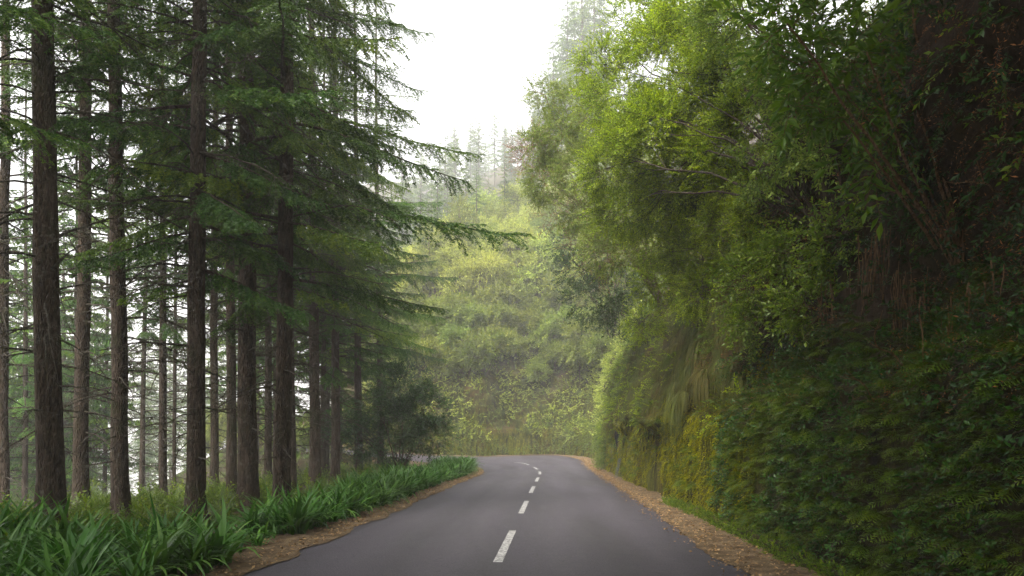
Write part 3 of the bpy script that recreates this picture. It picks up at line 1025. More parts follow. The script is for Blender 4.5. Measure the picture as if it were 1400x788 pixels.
# unseen conifers added beside and behind the camera to shade the near wall
for k, (x, Y) in enumerate([(-6.8, 6.2), (-8.5, 2.5), (-6.3, -1.5), (-8.8, -5.5), (-6.0, -9.5), (-7.6, -14), (-11, 5), (-5.6, -19), (5.6, -13), (6.6, -19), (-12, -2), (-10, 9.5), (-13, 7.5), (-9.5, -9), (-10.5, -1), (7.5, -7), (4.8, -17)]):
    conifer('conifer_tree', 'unseen conifer added near the camera to shade the rock wall', (x, Y, gz(x, Y) if x < 0 else 3.0), .42, CROWNS[(0, 1, 3)[k % 3]], None, k % 4, k * 1.3, 1.0, 'unseen conifers added for shade')

# conifers on the hillside beyond the bend, fading into the fog
# (px, height of the tip in the picture, distance)
far_px = [(600, 190, 150), (612, 230, 120), (622, 175, 170), (640, 200, 200), (655, 160, 165), (668, 190, 215), (690, 170, 180), (708, 150, 200), (722, 190, 230), (735, 120, 190), (615, 210, 220), (645, 240, 150),
          (700, 230, 140), (630, 260, 110), (750, 90, 150), (768, 30, 165), (785, -20, 140), (800, -10, 155), (815, 20, 185), (790, 60, 200), (675, 260, 125), (590, 240, 130), (575, 200, 150), (555, 220, 135), (820, -40, 150), (760, 110, 125), (742, 95, 118), (756, 40, 128), (776, -10, 122), (796, -60, 118), (812, -80, 125), (728, 150, 135)]
rng = random.Random(8)
far_px += [(598, 230, 84), (618, 270, 80), (637, 215, 90), (652, 285, 78), (668, 245, 96), (690, 290, 84), (704, 235, 100), (722, 285, 88), (738, 250, 96), (575, 260, 82), (585, 330, 74), (628, 330, 72)]
far_px += [(px, 240 - (px - 560) * .55 + rng.uniform(-50, 60) + (60 if Y < 130 else 0), Y) for px, Y in [(rng.uniform(545, 835), rng.uniform(105, 215)) for _ in range(34)]]
for k, (px, py, Y) in enumerate(far_px):
    x = (px - 700) / F_PX * Y
    z = gz(x, Y) - .2
    sc = (CAM_Z + (HORIZ - py) / F_PX * Y - z) / 27
    conifer('conifer_tree', 'pale conifer fading into the fog on the hillside beyond the bend', (x, Y, z), .42, CROWN_FAR[k % 2], None, k % 4, rng.uniform(0, 6.28), min(max(sc, .45), 1.9), 'foggy conifers on the far hillside')

# ================================================================== broadleaf shrubs and trees
def spray(seed, n=14, L=.45, ll=.06, wd=.4, fold=.25, droop=.3, m=0, flat=.4):
    """a leafy twig along +x"""
    rng = np.random.default_rng(seed)
    t = np.linspace(.12, 1, n)
    c = np.stack([t * L, np.zeros(n), -droop * L * t ** 2], axis=1)
    az = np.where(np.arange(n) % 2, 1, -1) * rng.uniform(.4, 1.3, n)
    az[-1] = 0
    d = nrm(np.stack([np.cos(az), np.sin(az), rng.normal(0, flat, n) - .1], axis=1))
    l = ll * rng.uniform(.65, 1.25, n)
    R = frames(d, roll=rng.normal(0, .5, n))
    lf = np.array([(0, 0, 0), (.45, .5 * wd, fold * wd * .5), (1, 0, -.08), (.45, -.5 * wd, fold * wd * .5)])
    V = c[:, None] + np.einsum('nij,vj->nvi', R, lf) * l[:, None, None]
    Fq = (np.arange(n)[:, None, None] * 4 + np.array([[0, 1, 2], [0, 2, 3]])[None]).reshape(-1, 3)
    tint = np.repeat(np.clip(rng.normal(.45, .2, n) + .15 * t, 0, 1), 4)
    tw = np.stack([np.linspace(0, L, 4), np.zeros(4), -droop * L * np.linspace(0, 1, 4) ** 2], axis=1)
    mb = MB()
    mb.add(V.reshape(-1, 3), Fq, tint, m)
    Vt, Ft = tube(tw, np.linspace(.004, .0015, 4), 3)
    mb.add(Vt, Ft, .4, 1)
    return mb.pieces()

SPRAY_FINE = [spray(500 + s, 18, .40, .045, .5) for s in range(3)]
SPRAY_MED = [spray(510 + s, 16, .45, .075, .45) for s in range(3)]
SPRAY_BIG = [spray(520 + s, 9, .42, .15, .36, .3, .35) for s in range(3)]
SPRAY_FAR = [spray(530 + s, 12, .7, .16, .55) for s in range(3)]
SPRAY_DRY = [spray(540 + s, 14, .6, .05, .25, .2, .1) for s in range(2)]

def clump_points(c, r, n, rng, shell=.55):
    d = nrm(rng.normal(size=(n * 2, 3)))
    rr = rng.uniform(shell, 1.0, n * 2) ** .7
    P = d * rr[:, None]
    g = fbm(P * np.asarray(r) + np.asarray(c), 1.3, 3, 71)              # gaps
    keep = np.argsort(-g + rng.normal(0, .18, n * 2))[:n]
    return np.asarray(c) + P[keep] * np.asarray(r), d[keep]

def leafy(name, label, cat, base, clumps, sprays, leafm, stemm, seed, stem_r=.05, group=None, n_stems=3, up=.5, sub=7, extra_twigs=0, spsc=1.0, local=False, tip_up=.25, add=None):
    """clumps: (centre, radii, number of sprays) in world space, limbs run from the base to every clump"""
    rng = np.random.default_rng(seed)
    base = np.asarray(base, float)
    cr, tk = MB(), MB()
    mains = []
    for (c, r, n) in clumps:
        c = np.asarray(c, float) - base
        r = np.broadcast_to(np.asarray(r, float), (3,))
        L = np.linalg.norm(c)
        ctrl = c * .5 + np.array([0, 0, up * L * .3]) + rng.normal(0, .06 * L, 3)
        start = rng.normal(0, .06, 3) * [1, 1, 0]
        P = bez(start - [0, 0, .25], ctrl, c, 12)
        P[1:-1] += np.cumsum(rng.normal(0, .012 * L, (10, 3)), axis=0) * .6
        V, Fq = tube(P, stem_r * np.linspace(1, .22, 12) * (.6 + .1 * L ** .5), 7)
        tk.add(V, Fq)
        mains.append(P)
        S_, D_ = clump_points(c, r, n, rng)
        tips = S_[rng.choice(len(S_), min(sub, len(S_)), replace=False)]
        for q in tips:
            i = rng.integers(6, 12)
            a = P[i]
            mid = (a + q) / 2 + rng.normal(0, .12, 3) * np.linalg.norm(q - a) + [0, 0, .08]
            B = bez(a, mid, q, 7)
            V, Fq = tube(B, np.linspace(stem_r * .28, .005, 7), 5)
            tk.add(V, Fq)
        D = nrm(D_ + rng.normal(0, .45, D_.shape) + [0, 0, tip_up])
        R = frames(D, roll=rng.normal(0, .6, len(D)))
        which = rng.integers(0, len(sprays), n)
        for w_ in range(len(sprays)):
            mk = which == w_
            cr.stamp(sprays[w_], R[mk], S_[mk] - D[mk] * .15, spsc * rng.uniform(.7, 1.25, mk.sum()), rng.normal(0, .12, mk.sum()))
    if add: add(cr, tk, base, rng)
    t = thing(name, label, cat, base, group)
    obj('crown', cr.mesh('crown', [leafm, stemm]), t)
    obj('trunk', tk.mesh('trunk', stemm, True), t)
    return t

def clp(lst, sc=1.0):
    """(px, py, distance, radius px, sprays)"""
    out = []
    for (px, py, Y, r, n) in lst:
        R = r / F_PX * Y
        out.append((at(px, py, Y), (R, R * 1.1, R * .85), int(n * sc)))
    return out

pt, nn_ = wall_at(1115, 290)
leafy('lime_shrub', 'large lime green shrub leaning out over the road from the rock wall', 'shrub', pt,
      clp([(905, 75, 17, 62, 420), (850, 130, 18, 55, 380), (880, 190, 17, 60, 420), (960, 130, 16, 62, 420), (990, 60, 15, 60, 380), (930, 250, 17, 55, 360),
           (1020, 170, 14.5, 50, 280), (870, 30, 19, 45, 240), (960, 10, 16, 60, 300), (840, 230, 18, 45, 280), (910, 180, 16.5, 60, 420), (860, 280, 18.5, 50, 330), (980, 220, 15.5, 50, 320), (1010, 110, 15, 50, 300), (920, 20, 18, 55, 300), (820, 90, 19.5, 36, 200), (930, 225, 17.5, 45, 300), (900, 260, 18, 40, 240), (965, 262, 16.5, 42, 240)], 1.7),
      SPRAY_FINE, M_LEAF_LIME, M_BARK, 601, .032, sub=9, spsc=1.15)
pt, nn_ = wall_at(893, 405)
leafy('slender_shrub', 'olive shrub with pale bare stems leaning left above the hanging grass', 'shrub', pt,
      clp([(770, 190, 26, 45, 300), (750, 250, 27, 35, 200), (805, 240, 25, 50, 330), (845, 300, 24, 50, 320), (790, 150, 26, 40, 220), (745, 130, 26, 28, 90), (735, 200, 26, 25, 90), (820, 170, 25, 45, 260), (895, 330, 22, 45, 260), (840, 250, 25, 45, 260), (790, 280, 26, 40, 200), (830, 340, 24, 40, 200)], 1.6),
      SPRAY_MED, M_LEAF_OLIVE, M_CANE, 602, .06, sub=8)
pt, nn_ = wall_at(838, 450)
leafy('dark_bush', 'round dark green bush below the olive shrub where the wall meets the hillside', 'shrub', pt,
      clp([(812, 410, 33, 40, 260), (790, 370, 34, 30, 170), (840, 395, 31, 36, 220), (775, 335, 35, 24, 90), (850, 430, 30, 30, 150)]),
      SPRAY_MED, M_LEAF_DARK, M_STEM, 603, .05, spsc=1.3)
pt, nn_ = wall_at(845, 330)
leafy('dry_shrub', 'brown withered shrub with fine twigs between the olive shrub and the dark bush', 'shrub', pt,
      clp([(805, 335, 27, 35, 160), (735, 215, 30, 34, 420), (760, 290, 29, 30, 120), (815, 360, 27, 28, 100)]),
      SPRAY_DRY, M_LEAF_DRY, M_STEM, 604, .03, spsc=1.2)
pt, nn_ = wall_at(950, 400)
leafy('leafy_shrub', 'bright green low shrub hanging down the bank under the lime green shrub', 'shrub', pt,
      clp([(905, 385, 20, 45, 280), (950, 340, 18, 50, 330), (1000, 310, 16, 45, 280), (960, 400, 17.5, 40, 220), (880, 440, 22, 28, 110), (1010, 250, 15, 38, 180), (930, 300, 18.5, 50, 300), (1040, 290, 14, 40, 220), (905, 330, 19.5, 45, 260)], 1.8),
      SPRAY_FINE, M_LEAF_LIME, M_STEM, 605, .035)
pt, nn_ = wall_at(1075, 400)
leafy('trailing_shrub', 'mid green trailing shrub in the middle of the rock wall above the ferns', 'shrub', pt,
      clp([(1040, 380, 13, 50, 210), (1090, 350, 11.8, 45, 180), (1110, 420, 10.8, 40, 130), (1030, 440, 13, 35, 110), (1150, 330, 10.5, 45, 130)]),
      SPRAY_MED, M_LEAF_MID, M_STEM, 606, .03)

# tall canes with long leaves
pt, nn_ = wall_at(1300, 325)
def canes(cr, tk, base, rng):
    for (p0, p1, p2) in (((1290, 330), (1210, 210), (1080, 30)), ((1300, 332), (1240, 230), (1190, 70)), ((1310, 335), (1290, 240), (1230, 90)), ((1322, 330), (1300, 220), (1270, 120)),
                         ((1280, 340), (1240, 280), (1150, 170)), ((1330, 330), (1330, 250), (1320, 60)), ((1315, 335), (1270, 200), (1250, 20))):
        Y = base[1]
        P = bez(at(*p0, Y), at(*p1, Y - .35), at(*p2, Y - .9), 14) - base
        P[1:] += np.cumsum(rng.normal(0, .008, (13, 3)), axis=0)
        V, Fq = tube(P, np.linspace(.021, .009, 14), 6)
        tk.add(V, Fq)
leafy('cane_shrub', 'tall shrub of brown canes with long green leaves near the top right of the wall', 'shrub', pt,
      [(at(px, py, Y), (r / F_PX * Y,) * 3, int(n * .5)) for (px, py, Y, r, n) in
       [(1080, 40, 8.2, 60, 90), (1140, 90, 8, 60, 90), (1200, 60, 7.8, 65, 95), (1180, 150, 7.8, 50, 60), (1260, 60, 7.6, 60, 75), (1120, 10, 8.6, 60, 80), (1240, 160, 7.6, 45, 40), (1300, 30, 7.3, 50, 50), (1100, 130, 8.2, 45, 50), (1210, 220, 7.8, 40, 36)]],
      SPRAY_BIG, M_LEAF_MID, M_CANE, 607, .016, sub=4, add=canes)
pt, nn_ = wall_at(1140, 285)
leafy('overhanging_shrub', 'dark stemmed shrub with fine leaves fanning up from the bank left of the tall canes', 'shrub', pt,
      clp([(1060, 110, 12, 55, 210), (1010, 20, 13, 60, 230), (1090, 190, 11.5, 45, 150), (1040, 230, 12.5, 40, 140), (1100, 60, 11, 50, 160), (1130, 200, 10.8, 35, 90)]),
      SPRAY_MED, M_LEAF_OLIVE, M_BARK, 608, .05)

# unseen trees added on the bank above the top edge to shade the near wall
for k, (bx, byy, lab) in enumerate([(7.2, 8.0, 'unseen spreading tree added high on the bank to shade the near wall'), (8.0, 2.5, 'unseen spreading tree added on the bank beside the camera for shade'), (7.0, -4, 'unseen spreading tree added on the bank just behind the camera for shade')]):
    b0 = np.array([bx + .0585 * byy, byy, 9.2])
    cl = [((b0[0] + dx, byy + dy, 10.6 + dz), (2.2, 2.2, 1.3), 280) for dx, dy, dz in ((-1, 0, 1.2), (-3, 1, .9), (-3.2, -1.6, .6), (-5.2, 0, .8), (-.5, 2.4, 1), (-.5, -2.2, 1), (-4.6, 2.4, .8), (1, 0, 2), (-2, -1, 2.4), (-4.8, -2.2, 1.6))]
    leafy('bank_shade_tree', lab, 'tree', b0, cl, SPRAY_FAR, M_LEAF_MID, M_STEM, 620 + k, .12)

# unseen tree added overhead so its canopy keeps sun off the near wall
b0 = np.array([-5.6, 0.5, gz(-5.6, .5)])
leafy('overhead_shade_tree', 'unseen spreading tree added above the camera to shade the near wall', 'tree', b0,
      [((x, y, z), (2.2, 2.2, 1.2), 420) for x, y, z in ((-3.5, 0, 10), (-1.2, 1.2, 10.6), (-1, -2.2, 11), (1.2, .2, 11), (1.8, 2.8, 10.6), (.2, 3.6, 10.2), (3, -1.2, 11.4), (-3, -3.2, 11.5), (2.6, 4.4, 11.2), (-3.6, 3.2, 10.2))],
      SPRAY_FAR, M_LEAF_MID, M_STEM, 629, .16)

# the small dark tree at the bend
bx, byy = at(545, 640, 33)[0], 33
leafy('small_dark_tree', 'small dark multi-stemmed tree behind the strap leaves by the bend', 'tree', (bx, byy, gz(bx, byy)),
      clp([(548, 530, 33, 42, 300), (515, 560, 33, 34, 200), (580, 560, 33, 34, 220), (550, 580, 33, 40, 240), (500, 600, 33, 30, 150), (590, 598, 33, 28, 150), (470, 585, 34, 30, 130), (540, 610, 33, 30, 110)], 1.7),
      SPRAY_MED, M_LEAF_DARK, M_BARK, 630, .05, spsc=1.2, up=.9)

# the trees of the hillside beyond the bend
def local_tree(seed, H, W, n, leafm):
    rng = np.random.default_rng(seed)
    cl = []
    for k in range(11):
        a = rng.uniform(0, 6.28)
        rr = W * rng.uniform(.1, .75)
        z = H * rng.uniform(.38, .92)
        rr *= 1.1 - .55 * (z / H - .38)
        cl.append(((math.cos(a) * rr, math.sin(a) * rr, z), (W * rng.uniform(.3, .48), W * rng.uniform(.3, .48), H * rng.uniform(.10, .17)), n))
    return cl
PROTO_HILL = []
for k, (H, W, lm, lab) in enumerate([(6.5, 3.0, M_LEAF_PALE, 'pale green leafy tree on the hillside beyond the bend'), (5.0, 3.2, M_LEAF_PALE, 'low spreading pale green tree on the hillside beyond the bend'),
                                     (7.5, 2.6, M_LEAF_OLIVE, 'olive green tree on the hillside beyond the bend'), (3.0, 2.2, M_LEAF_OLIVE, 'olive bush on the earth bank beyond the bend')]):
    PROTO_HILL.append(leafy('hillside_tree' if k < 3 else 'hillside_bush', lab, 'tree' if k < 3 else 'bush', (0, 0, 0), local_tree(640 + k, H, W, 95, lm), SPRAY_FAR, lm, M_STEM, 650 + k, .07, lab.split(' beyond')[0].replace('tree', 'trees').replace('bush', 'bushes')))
rng = random.Random(3)
spots = []
for k in range(9000):
    Y = rng.uniform(58, 125) if k % 2 else rng.uniform(58, 78)
    px = rng.uniform(470, 880)
    x = (px - 700) / F_PX * Y
    dR, sR, _ = seg_dist(np.array([[x, Y]]), BASE_C)
    if sR[0] < 0 or dR[0] < 1.2 or dR[0] > 60: continue
    mind = 1.25 if dR[0] < 7 else 2.2 if dR[0] < 12 else 3.0
    if any((x - a) ** 2 + (Y - b) ** 2 < mind ** 2 for a, b, _ in spots): continue
    spots.append((x, Y, dR[0]))
    if len(spots) >= 285: break
for y, off in ((54.5, 1.2), (56, 2.4), (57.5, 1.0), (59, 2.6), (61, 1.4), (63, 2.8), (65, 1.6), (67, 2.2), (69.5, 1.5), (72, 2.4), (75, 1.6), (79, 2.0), (83, 1.8), (58, 4.2), (64, 4.6), (70, 4.4)):
    i_ = int(np.argmin(np.abs(EL[130:, 1] - y))) + 130
    p_ = EL[i_] + NL[i_] * off
    spots.append((p_[0], p_[1], 1.0))
used = set()
for k, (x, Y, d) in enumerate(spots):
    c = 3 if d < 6 else rng.choice([0, 0, 1, 1, 2])
    u = 2.0 if d < 6 else 0
    z = gz(x, Y)
    if d < 9.5 and d != 1.0: z = max(z, float(np.interp(d, PROF[:, 0], PROF[:, 1])) + .2)
    sc = rng.uniform(.75, 1.25)
    if c not in used:
        used.add(c)
        o = PROTO_HILL[c]
        o.location = (x, Y, z - .3)
        o.rotation_euler[2] = rng.uniform(0, 6.28)
        o.scale = (sc,) * 3
    else:
        copy_tree(PROTO_HILL[c], (x, Y, z - .3), rng.uniform(0, 6.28), sc)

# ================================================================== plants of the rock wall
rng = np.random.default_rng(77)
Yg = G[..., 1]
area = np.linalg.norm(np.cross(du, dv), axis=2)

def pick(mask, n, gap=None):
    wgt = (area * mask).ravel()
    wgt = wgt / wgt.sum()
    n = min(n, int((wgt > 0).sum()))
    idx = rng.choice(len(wgt), n, p=wgt, replace=False)
    P, Nn = G.reshape(-1, 3)[idx], GN.reshape(-1, 3)[idx]
    if gap:
        keep = []
        for i in range(len(P)):
            if all(np.sum((P[i] - P[j]) ** 2) > gap * gap for j in keep): keep.append(i)
        P, Nn = P[keep], Nn[keep]
    return P, Nn

def frond(seed, L, n=13, w_=.24):
    rg = np.random.default_rng(seed)
    t = np.linspace(0, 1, n)
    x = t * L * .9
    z = L * (.35 * t - .62 * t ** 2)
    c = np.stack([x, 0 * x, z], axis=1)
    T = nrm(np.gradient(c, axis=0))
    mb = MB()
    V, Fq = tube(c, np.linspace(.0025, .001, n), 3)
    mb.add(V, Fq, .35)
    wl = L * w_ * np.sin(np.clip(t * 1.08 + .06, 0, 1) * math.pi) ** .7 * (1 - .35 * t)
    for s in (-1, 1):
        d = nrm(np.stack([T[:, 0] * .45, np.full(n, s * 1.0), T[:, 2] * .45 - .18], axis=1) + rg.normal(0, .07, (n, 3)))
        wv = T * (L / n * .42)
        Vp = np.stack([c - wv * .6, c + d * wl[:, None] * .55 - wv * .55, c + d * wl[:, None], c + d * wl[:, None] * .5 + wv * .6], axis=1)[1:]
        m = n - 1
        mb.add(Vp.reshape(-1, 3), np.arange(m * 4).reshape(-1, 4), np.repeat(np.clip(.35 + .3 * t[1:] + rg.normal(0, .1, m), 0, 1), 4))
    return mb.pieces()
FROND = [frond(s, 1.0) for s in range(4)]

def fern_mesh(seed, n, L):
    rg = np.random.default_rng(seed)
    mb = MB()
    az = rg.uniform(-1.45, 1.45, n)
    el = rg.uniform(-.25, .8, n)
    D = np.stack([np.cos(az) * np.cos(el), np.sin(az) * np.cos(el), np.sin(el)], axis=1)
    R = frames(D, roll=rg.normal(0, .35, n))
    for k in range(4):
        m = np.arange(n) % 4 == k
        mb.stamp(FROND[k], R[m], rg.normal(0, .035, (m.sum(), 3)), L * rg.uniform(.6, 1.2, m.sum()), rg.normal(0, .15, m.sum()))
    return mb
FERN = [fern_mesh(700 + s, 11, .34) for s in range(4)]
FERN_ME = [f.mesh('fern', M_FERN) for f in FERN]
fgap = fbm(Q, .9, 3, 99)
P, Nn = pick((Yg > 4.6) & (Yg < 13.8) & (h > .2) & (h < 2.9 + 1.2 * fgap) & (fgap > -.38), 3600, .17)
order = np.argsort(np.linalg.norm(P, axis=1))
for q, i in enumerate(order[:290]):
    o = obj('fern', FERN_ME[q % 4])
    o.location = P[i] - Nn[i] * .02
    o.rotation_euler = (0, 0, math.atan2(Nn[i][1], Nn[i][0]))
    s_ = float(rng.uniform(.7, 1.25))
    o.scale = (s_, s_, s_)
    tag(o, 'small green fern among many covering the foot of the dark rock wall', 'fern', 'ferns on the near rock wall')
FP = [f.pieces() for f in FERN]

def stuff_on_wall(name, mask, n, protos, mats, sc, out=0.0, gap=None, jit=.5, tilt=None, kind='stuff'):
    P, Nn = pick(mask, n, gap)
    mb = MB()
    D = nrm(Nn + rng.normal(0, jit, Nn.shape) + (np.array(tilt) if tilt is not None else 0))
    R = frames(D, roll=rng.normal(0, .4, len(P)))
    wh = rng.integers(0, len(protos), len(P))
    for k in range(len(protos)):
        m = wh == k
        mb.stamp(protos[k], R[m], P[m] + Nn[m] * out, sc * rng.uniform(.6, 1.3, m.sum()), rng.normal(0, .14, m.sum()))
    return tag(obj(name, mb.mesh(name, mats)), kind=kind)

patch = fbm(Q, .45, 3, 91)
patch2 = fbm(Q, .55, 3, 93)
drape = (Yg > 14.5 + 5 * patch2) & (Yg < 34 + 8 * patch2) & (h > 2.3) & (h < 5.6 + 2.2 * patch) & (fbm(Q, 1.1, 3, 95) < .22)
rest = P[order[290:]]
mb = MB()
for k in range(4):
    pp, nw = rest[k::4], Nn[order[290:]][k::4]
    if len(pp):
        mb.stamp(FP[k], frames(nrm(nw * [1, 1, 0])), pp, rng.uniform(.6, 1.2, len(pp)))
P2, N2 = pick((Yg > 12) & (Yg < 48) & (h > .3) & (h < 6) & (patch > -.25) & ~drape, 400, .3)
for k in range(4):
    mb.stamp(FP[k], frames(nrm(N2[k::4] * [1, 1, 0] + 1e-4)), P2[k::4], rng.uniform(.7, 1.4, len(P2[k::4])), rng.uniform(-.3, .2, len(P2[k::4])))
tag(obj('ferny_undergrowth', mb.mesh('ferny_undergrowth', M_FERN)), 'low ferns and ferny growth spread along the rest of the rock wall', 'ferns', None, 'stuff')

# small dark leaves and moss between the ferns
SMALL = [spray(960 + s, 10, .16, .045, .6, .2, .5, 0, .8) for s in range(3)]
SMALL_P, SMALL_N = pick((Yg > 4) & (Yg < 15) & (h < 3.4) & (fgap < .12), 2300)
mb = MB()
for k in range(3):
    D = nrm(SMALL_N[k::3] + rng.normal(0, .5, SMALL_N[k::3].shape) + [0, 0, -.25])
    mb.stamp(SMALL[k], frames(D, roll=rng.normal(0, .5, len(D))), SMALL_P[k::3], rng.uniform(.6, 1.5, len(D)), rng.normal(0, .15, len(D)))
tag(obj('wall_creeper', mb.mesh('wall_creeper', [M_LEAF_DARK, M_STEM])), kind='stuff')

# moss cushions and hanging moss strands on the foot of the wall
MOSS = [spray(900 + s, 16, .13, .035, .6, .2, .9, 0, .8) for s in range(3)]
stuff_on_wall('moss', (Yg > 12.5) & (Yg < 75) & (h > .0) & (h < 2.4 + 2.2 * patch2) & (patch > -.3) & (np.abs(yb - 31.4) > .5), 20000, MOSS, [M_MOSSLEAF, M_MOSSLEAF], 1.0, -.03, None, .5, (0, 0, -.7))
kq = KERB[:, :4].reshape(-1, 3)
kq = kq[rng.choice(len(kq), 2600)] + rng.normal(0, .03, (2600, 3)) * [1, 1, .2]
mb = MB()
for k in range(3):
    D = nrm(rng.normal(0, .6, (len(kq[k::3]), 3)) + [-.5, 0, .6])
    mb.stamp(MOSS[k], frames(D, roll=rng.uniform(0, 6, len(D))), kq[k::3] - [0, 0, .02], rng.uniform(.4, .8, len(D)), rng.normal(-.05, .2, len(D)))
tag(obj('kerb_moss', mb.mesh('kerb_moss', M_FERN)), kind='stuff')
# leafy growth on the steep bank
stuff_on_wall('undergrowth', (Yg > 5) & (h > 2.3) & (h < 14) & (patch > np.where(Yg < 13, .12, -.15)) & (Yg < 80) & ~drape, 5200, SPRAY_MED, [M_LEAF_MID, M_STEM], .9, 0, None, .6, (0, 0, .1))
stuff_on_wall('olive_undergrowth', (Yg > 12) & (h > 2.6) & (h < 14) & (patch < .1) & (Yg < 85) & ~drape, 3400, SPRAY_MED, [M_LEAF_OLIVE, M_STEM], 1.0, 0, None, .6, (0, 0, .1))
stuff_on_wall('dead_leaves', (Yg > 4) & (h > 2.2) & (h < 12) & (Yg < 70) & ~drape, 2600, SPRAY_DRY, [M_LEAF_DRY, M_TWIG], .8, -.02, None, .7, (0, 0, -.5))

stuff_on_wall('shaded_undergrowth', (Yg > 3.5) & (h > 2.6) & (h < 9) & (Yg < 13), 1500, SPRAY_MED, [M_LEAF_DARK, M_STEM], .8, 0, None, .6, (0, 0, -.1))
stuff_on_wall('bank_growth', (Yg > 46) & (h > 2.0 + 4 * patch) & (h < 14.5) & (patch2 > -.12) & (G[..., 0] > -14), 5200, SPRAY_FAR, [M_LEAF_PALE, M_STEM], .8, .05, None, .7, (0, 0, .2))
stuff_on_wall('olive_bank_growth', (Yg > 34) & (h > 2.2 + 4 * patch) & (h < 14.5) & (patch2 < .12) & (G[..., 0] > -14) & ~drape, 3400, SPRAY_FAR, [M_LEAF_OLIVE, M_STEM], .65, .0, None, .7, (0, 0, -.1))
stuff_on_wall('withered_fern', (Yg > 4) & (Yg < 17) & (h > 2.1) & (h < 8.5) & (patch2 < .15), 2600, SPRAY_DRY, [M_LEAF_DRY, M_TWIG], .55, .02, None, .8, (0, 0, -.8))
stuff_on_wall('wall_foot_growth', (Yg > 40) & (h > .1) & (h < 3.6) & (patch2 > -.02) & (G[..., 0] > -12), 2600, SPRAY_MED, [M_LEAF_OLIVE, M_STEM], 1.1, .05, None, .7, (0, 0, .2))
stuff_on_wall('wall_top_growth', (Yg > 13) & (Yg < 46) & (h > 1.9) & (h < 6.5) & (fbm(Q, .8, 3, 97) > .12), 900, SPRAY_MED, [M_LEAF_LIME, M_STEM], .75, .12, None, .7, (0, 0, .1))
# long grass hanging over the wall
def grass_tuft(seed, n, L):
    rg = np.random.default_rng(seed)
    mb = MB()
    m = 7
    t = np.linspace(0, 1, m)
    Vs, Fs, ts = [], [], []
    for k in range(n):
        az = rg.uniform(-1.3, 1.3)
        l = L * rg.uniform(.5, 1.15)
        o = l * rg.uniform(.08, .5)
        hgt = l * rg.uniform(.02, .16)
        r = np.stack([np.cos(az) * o * (1 - (1 - t) ** 2.2), np.sin(az) * o * (1 - (1 - t) ** 2.2) + l * .22 * rg.normal() * t ** 1.5, hgt * np.sin(np.minimum(t * 3, math.pi)) * (t < 1) - l * .95 * np.clip(t - .12, 0, 1) ** 1.35], axis=1)
        r += rg.normal(0, .05, 3) * [1, 2.2, .6]
        wv = np.array([-math.sin(az), math.cos(az), 0]) * (.0052 * (1 - t ** 2) + .0012)[:, None]
        V = np.stack([r - wv, r + wv], axis=1).reshape(-1, 3)
        mb.add(V, grid_faces(m, 2), np.clip(rg.normal(.42, .2) + .15 * t.repeat(2), 0, 1))
    return mb.mesh('grass_tuft', M_GRASS)
TUFT = [grass_tuft(950 + s, 210, l) for s, l in enumerate((.9, 1.2, 1.45, 1.7))]
sel = (h > 2.7 + .8 * patch2) & (h < 6.4 + 1.5 * patch) & (GP_px > 825) & (GP_px < 1030) & (GP_py > 400) & (Yg > 13) & (Yg < 38)
P, Nn = pick(sel, 700, .3)
for i in range(min(len(P), 210)):
    o = obj('grass_tuft', TUFT[i % 4])
    o.location = P[i] - Nn[i] * .05
    o.rotation_euler = (0, 0, math.atan2(Nn[i][1], Nn[i][0]))
    s_ = float(rng.uniform(.38, .85))
    o.scale = (s_,) * 3
    tag(o, 'tuft of long olive grass hanging down over the rock wall before the bend', 'grass tuft', 'tufts of grass hanging over the rock wall')
sel = (h > 2.0) & (h < 7) & (Yg > 50) & (GP_px > 600) & (GP_px < 800)
P, Nn = pick(sel, 120, .8)
for i in range(min(len(P), 30)):
    o = obj('grass_tuft', TUFT[i % 4])
    o.location = P[i]
    o.scale = (.75,) * 3
    o.rotation_euler = (0, 0, math.atan2(Nn[i][1], Nn[i][0]))
    tag(o, 'tuft of long pale grass on the sunlit bank facing the bend', 'grass tuft', 'tufts of grass on the bank at the bend')

# hanging roots under the overhang, bare twigs and pale sticks
def root_bundle(px, py, n, L, spread, seed, name, label, m=M_CANE, r=.008):
    rg = np.random.default_rng(seed)
    p, nn = wall_at(px, py)
    mb = MB()
    for k in range(n):
        a = np.array([rg.normal(0, spread * .3), rg.normal(0, spread), rg.normal(0, .12)]) + nn * .12
        l = L * rg.uniform(.5, 1.1)
        P = a + np.stack([rg.normal(0, .03) * np.linspace(0, 1, 8) + np.cumsum(rg.normal(0, .008, 8)), np.cumsum(rg.normal(0, .012, 8)), -np.linspace(0, l, 8)], axis=1)
        V, Fq = tube(P, np.linspace(r, r * .35, 8) * rg.uniform(.5, 1.3), 5)
        mb.add(V, Fq)
    o = obj(name, mb.mesh(name, m, True), None, p)
    return tag(o, label, 'roots')
root_bundle(1245, 395, 46, 1.05, .22, 31, 'hanging_roots', 'curtain of thin brown roots hanging in the dark hollow above the ferns')
root_bundle(1200, 330, 30, .9, .3, 33, 'hanging_roots', 'tangle of brown roots spilling from the earth under the tall canes')
root_bundle(1330, 420, 24, .7, .25, 34, 'hanging_roots', 'wispy brown roots hanging below the overhang near the right edge')
root_bundle(1130, 400, 22, .7, .16, 32, 'hanging_roots', 'small bundle of brown roots left of the dark hollow')

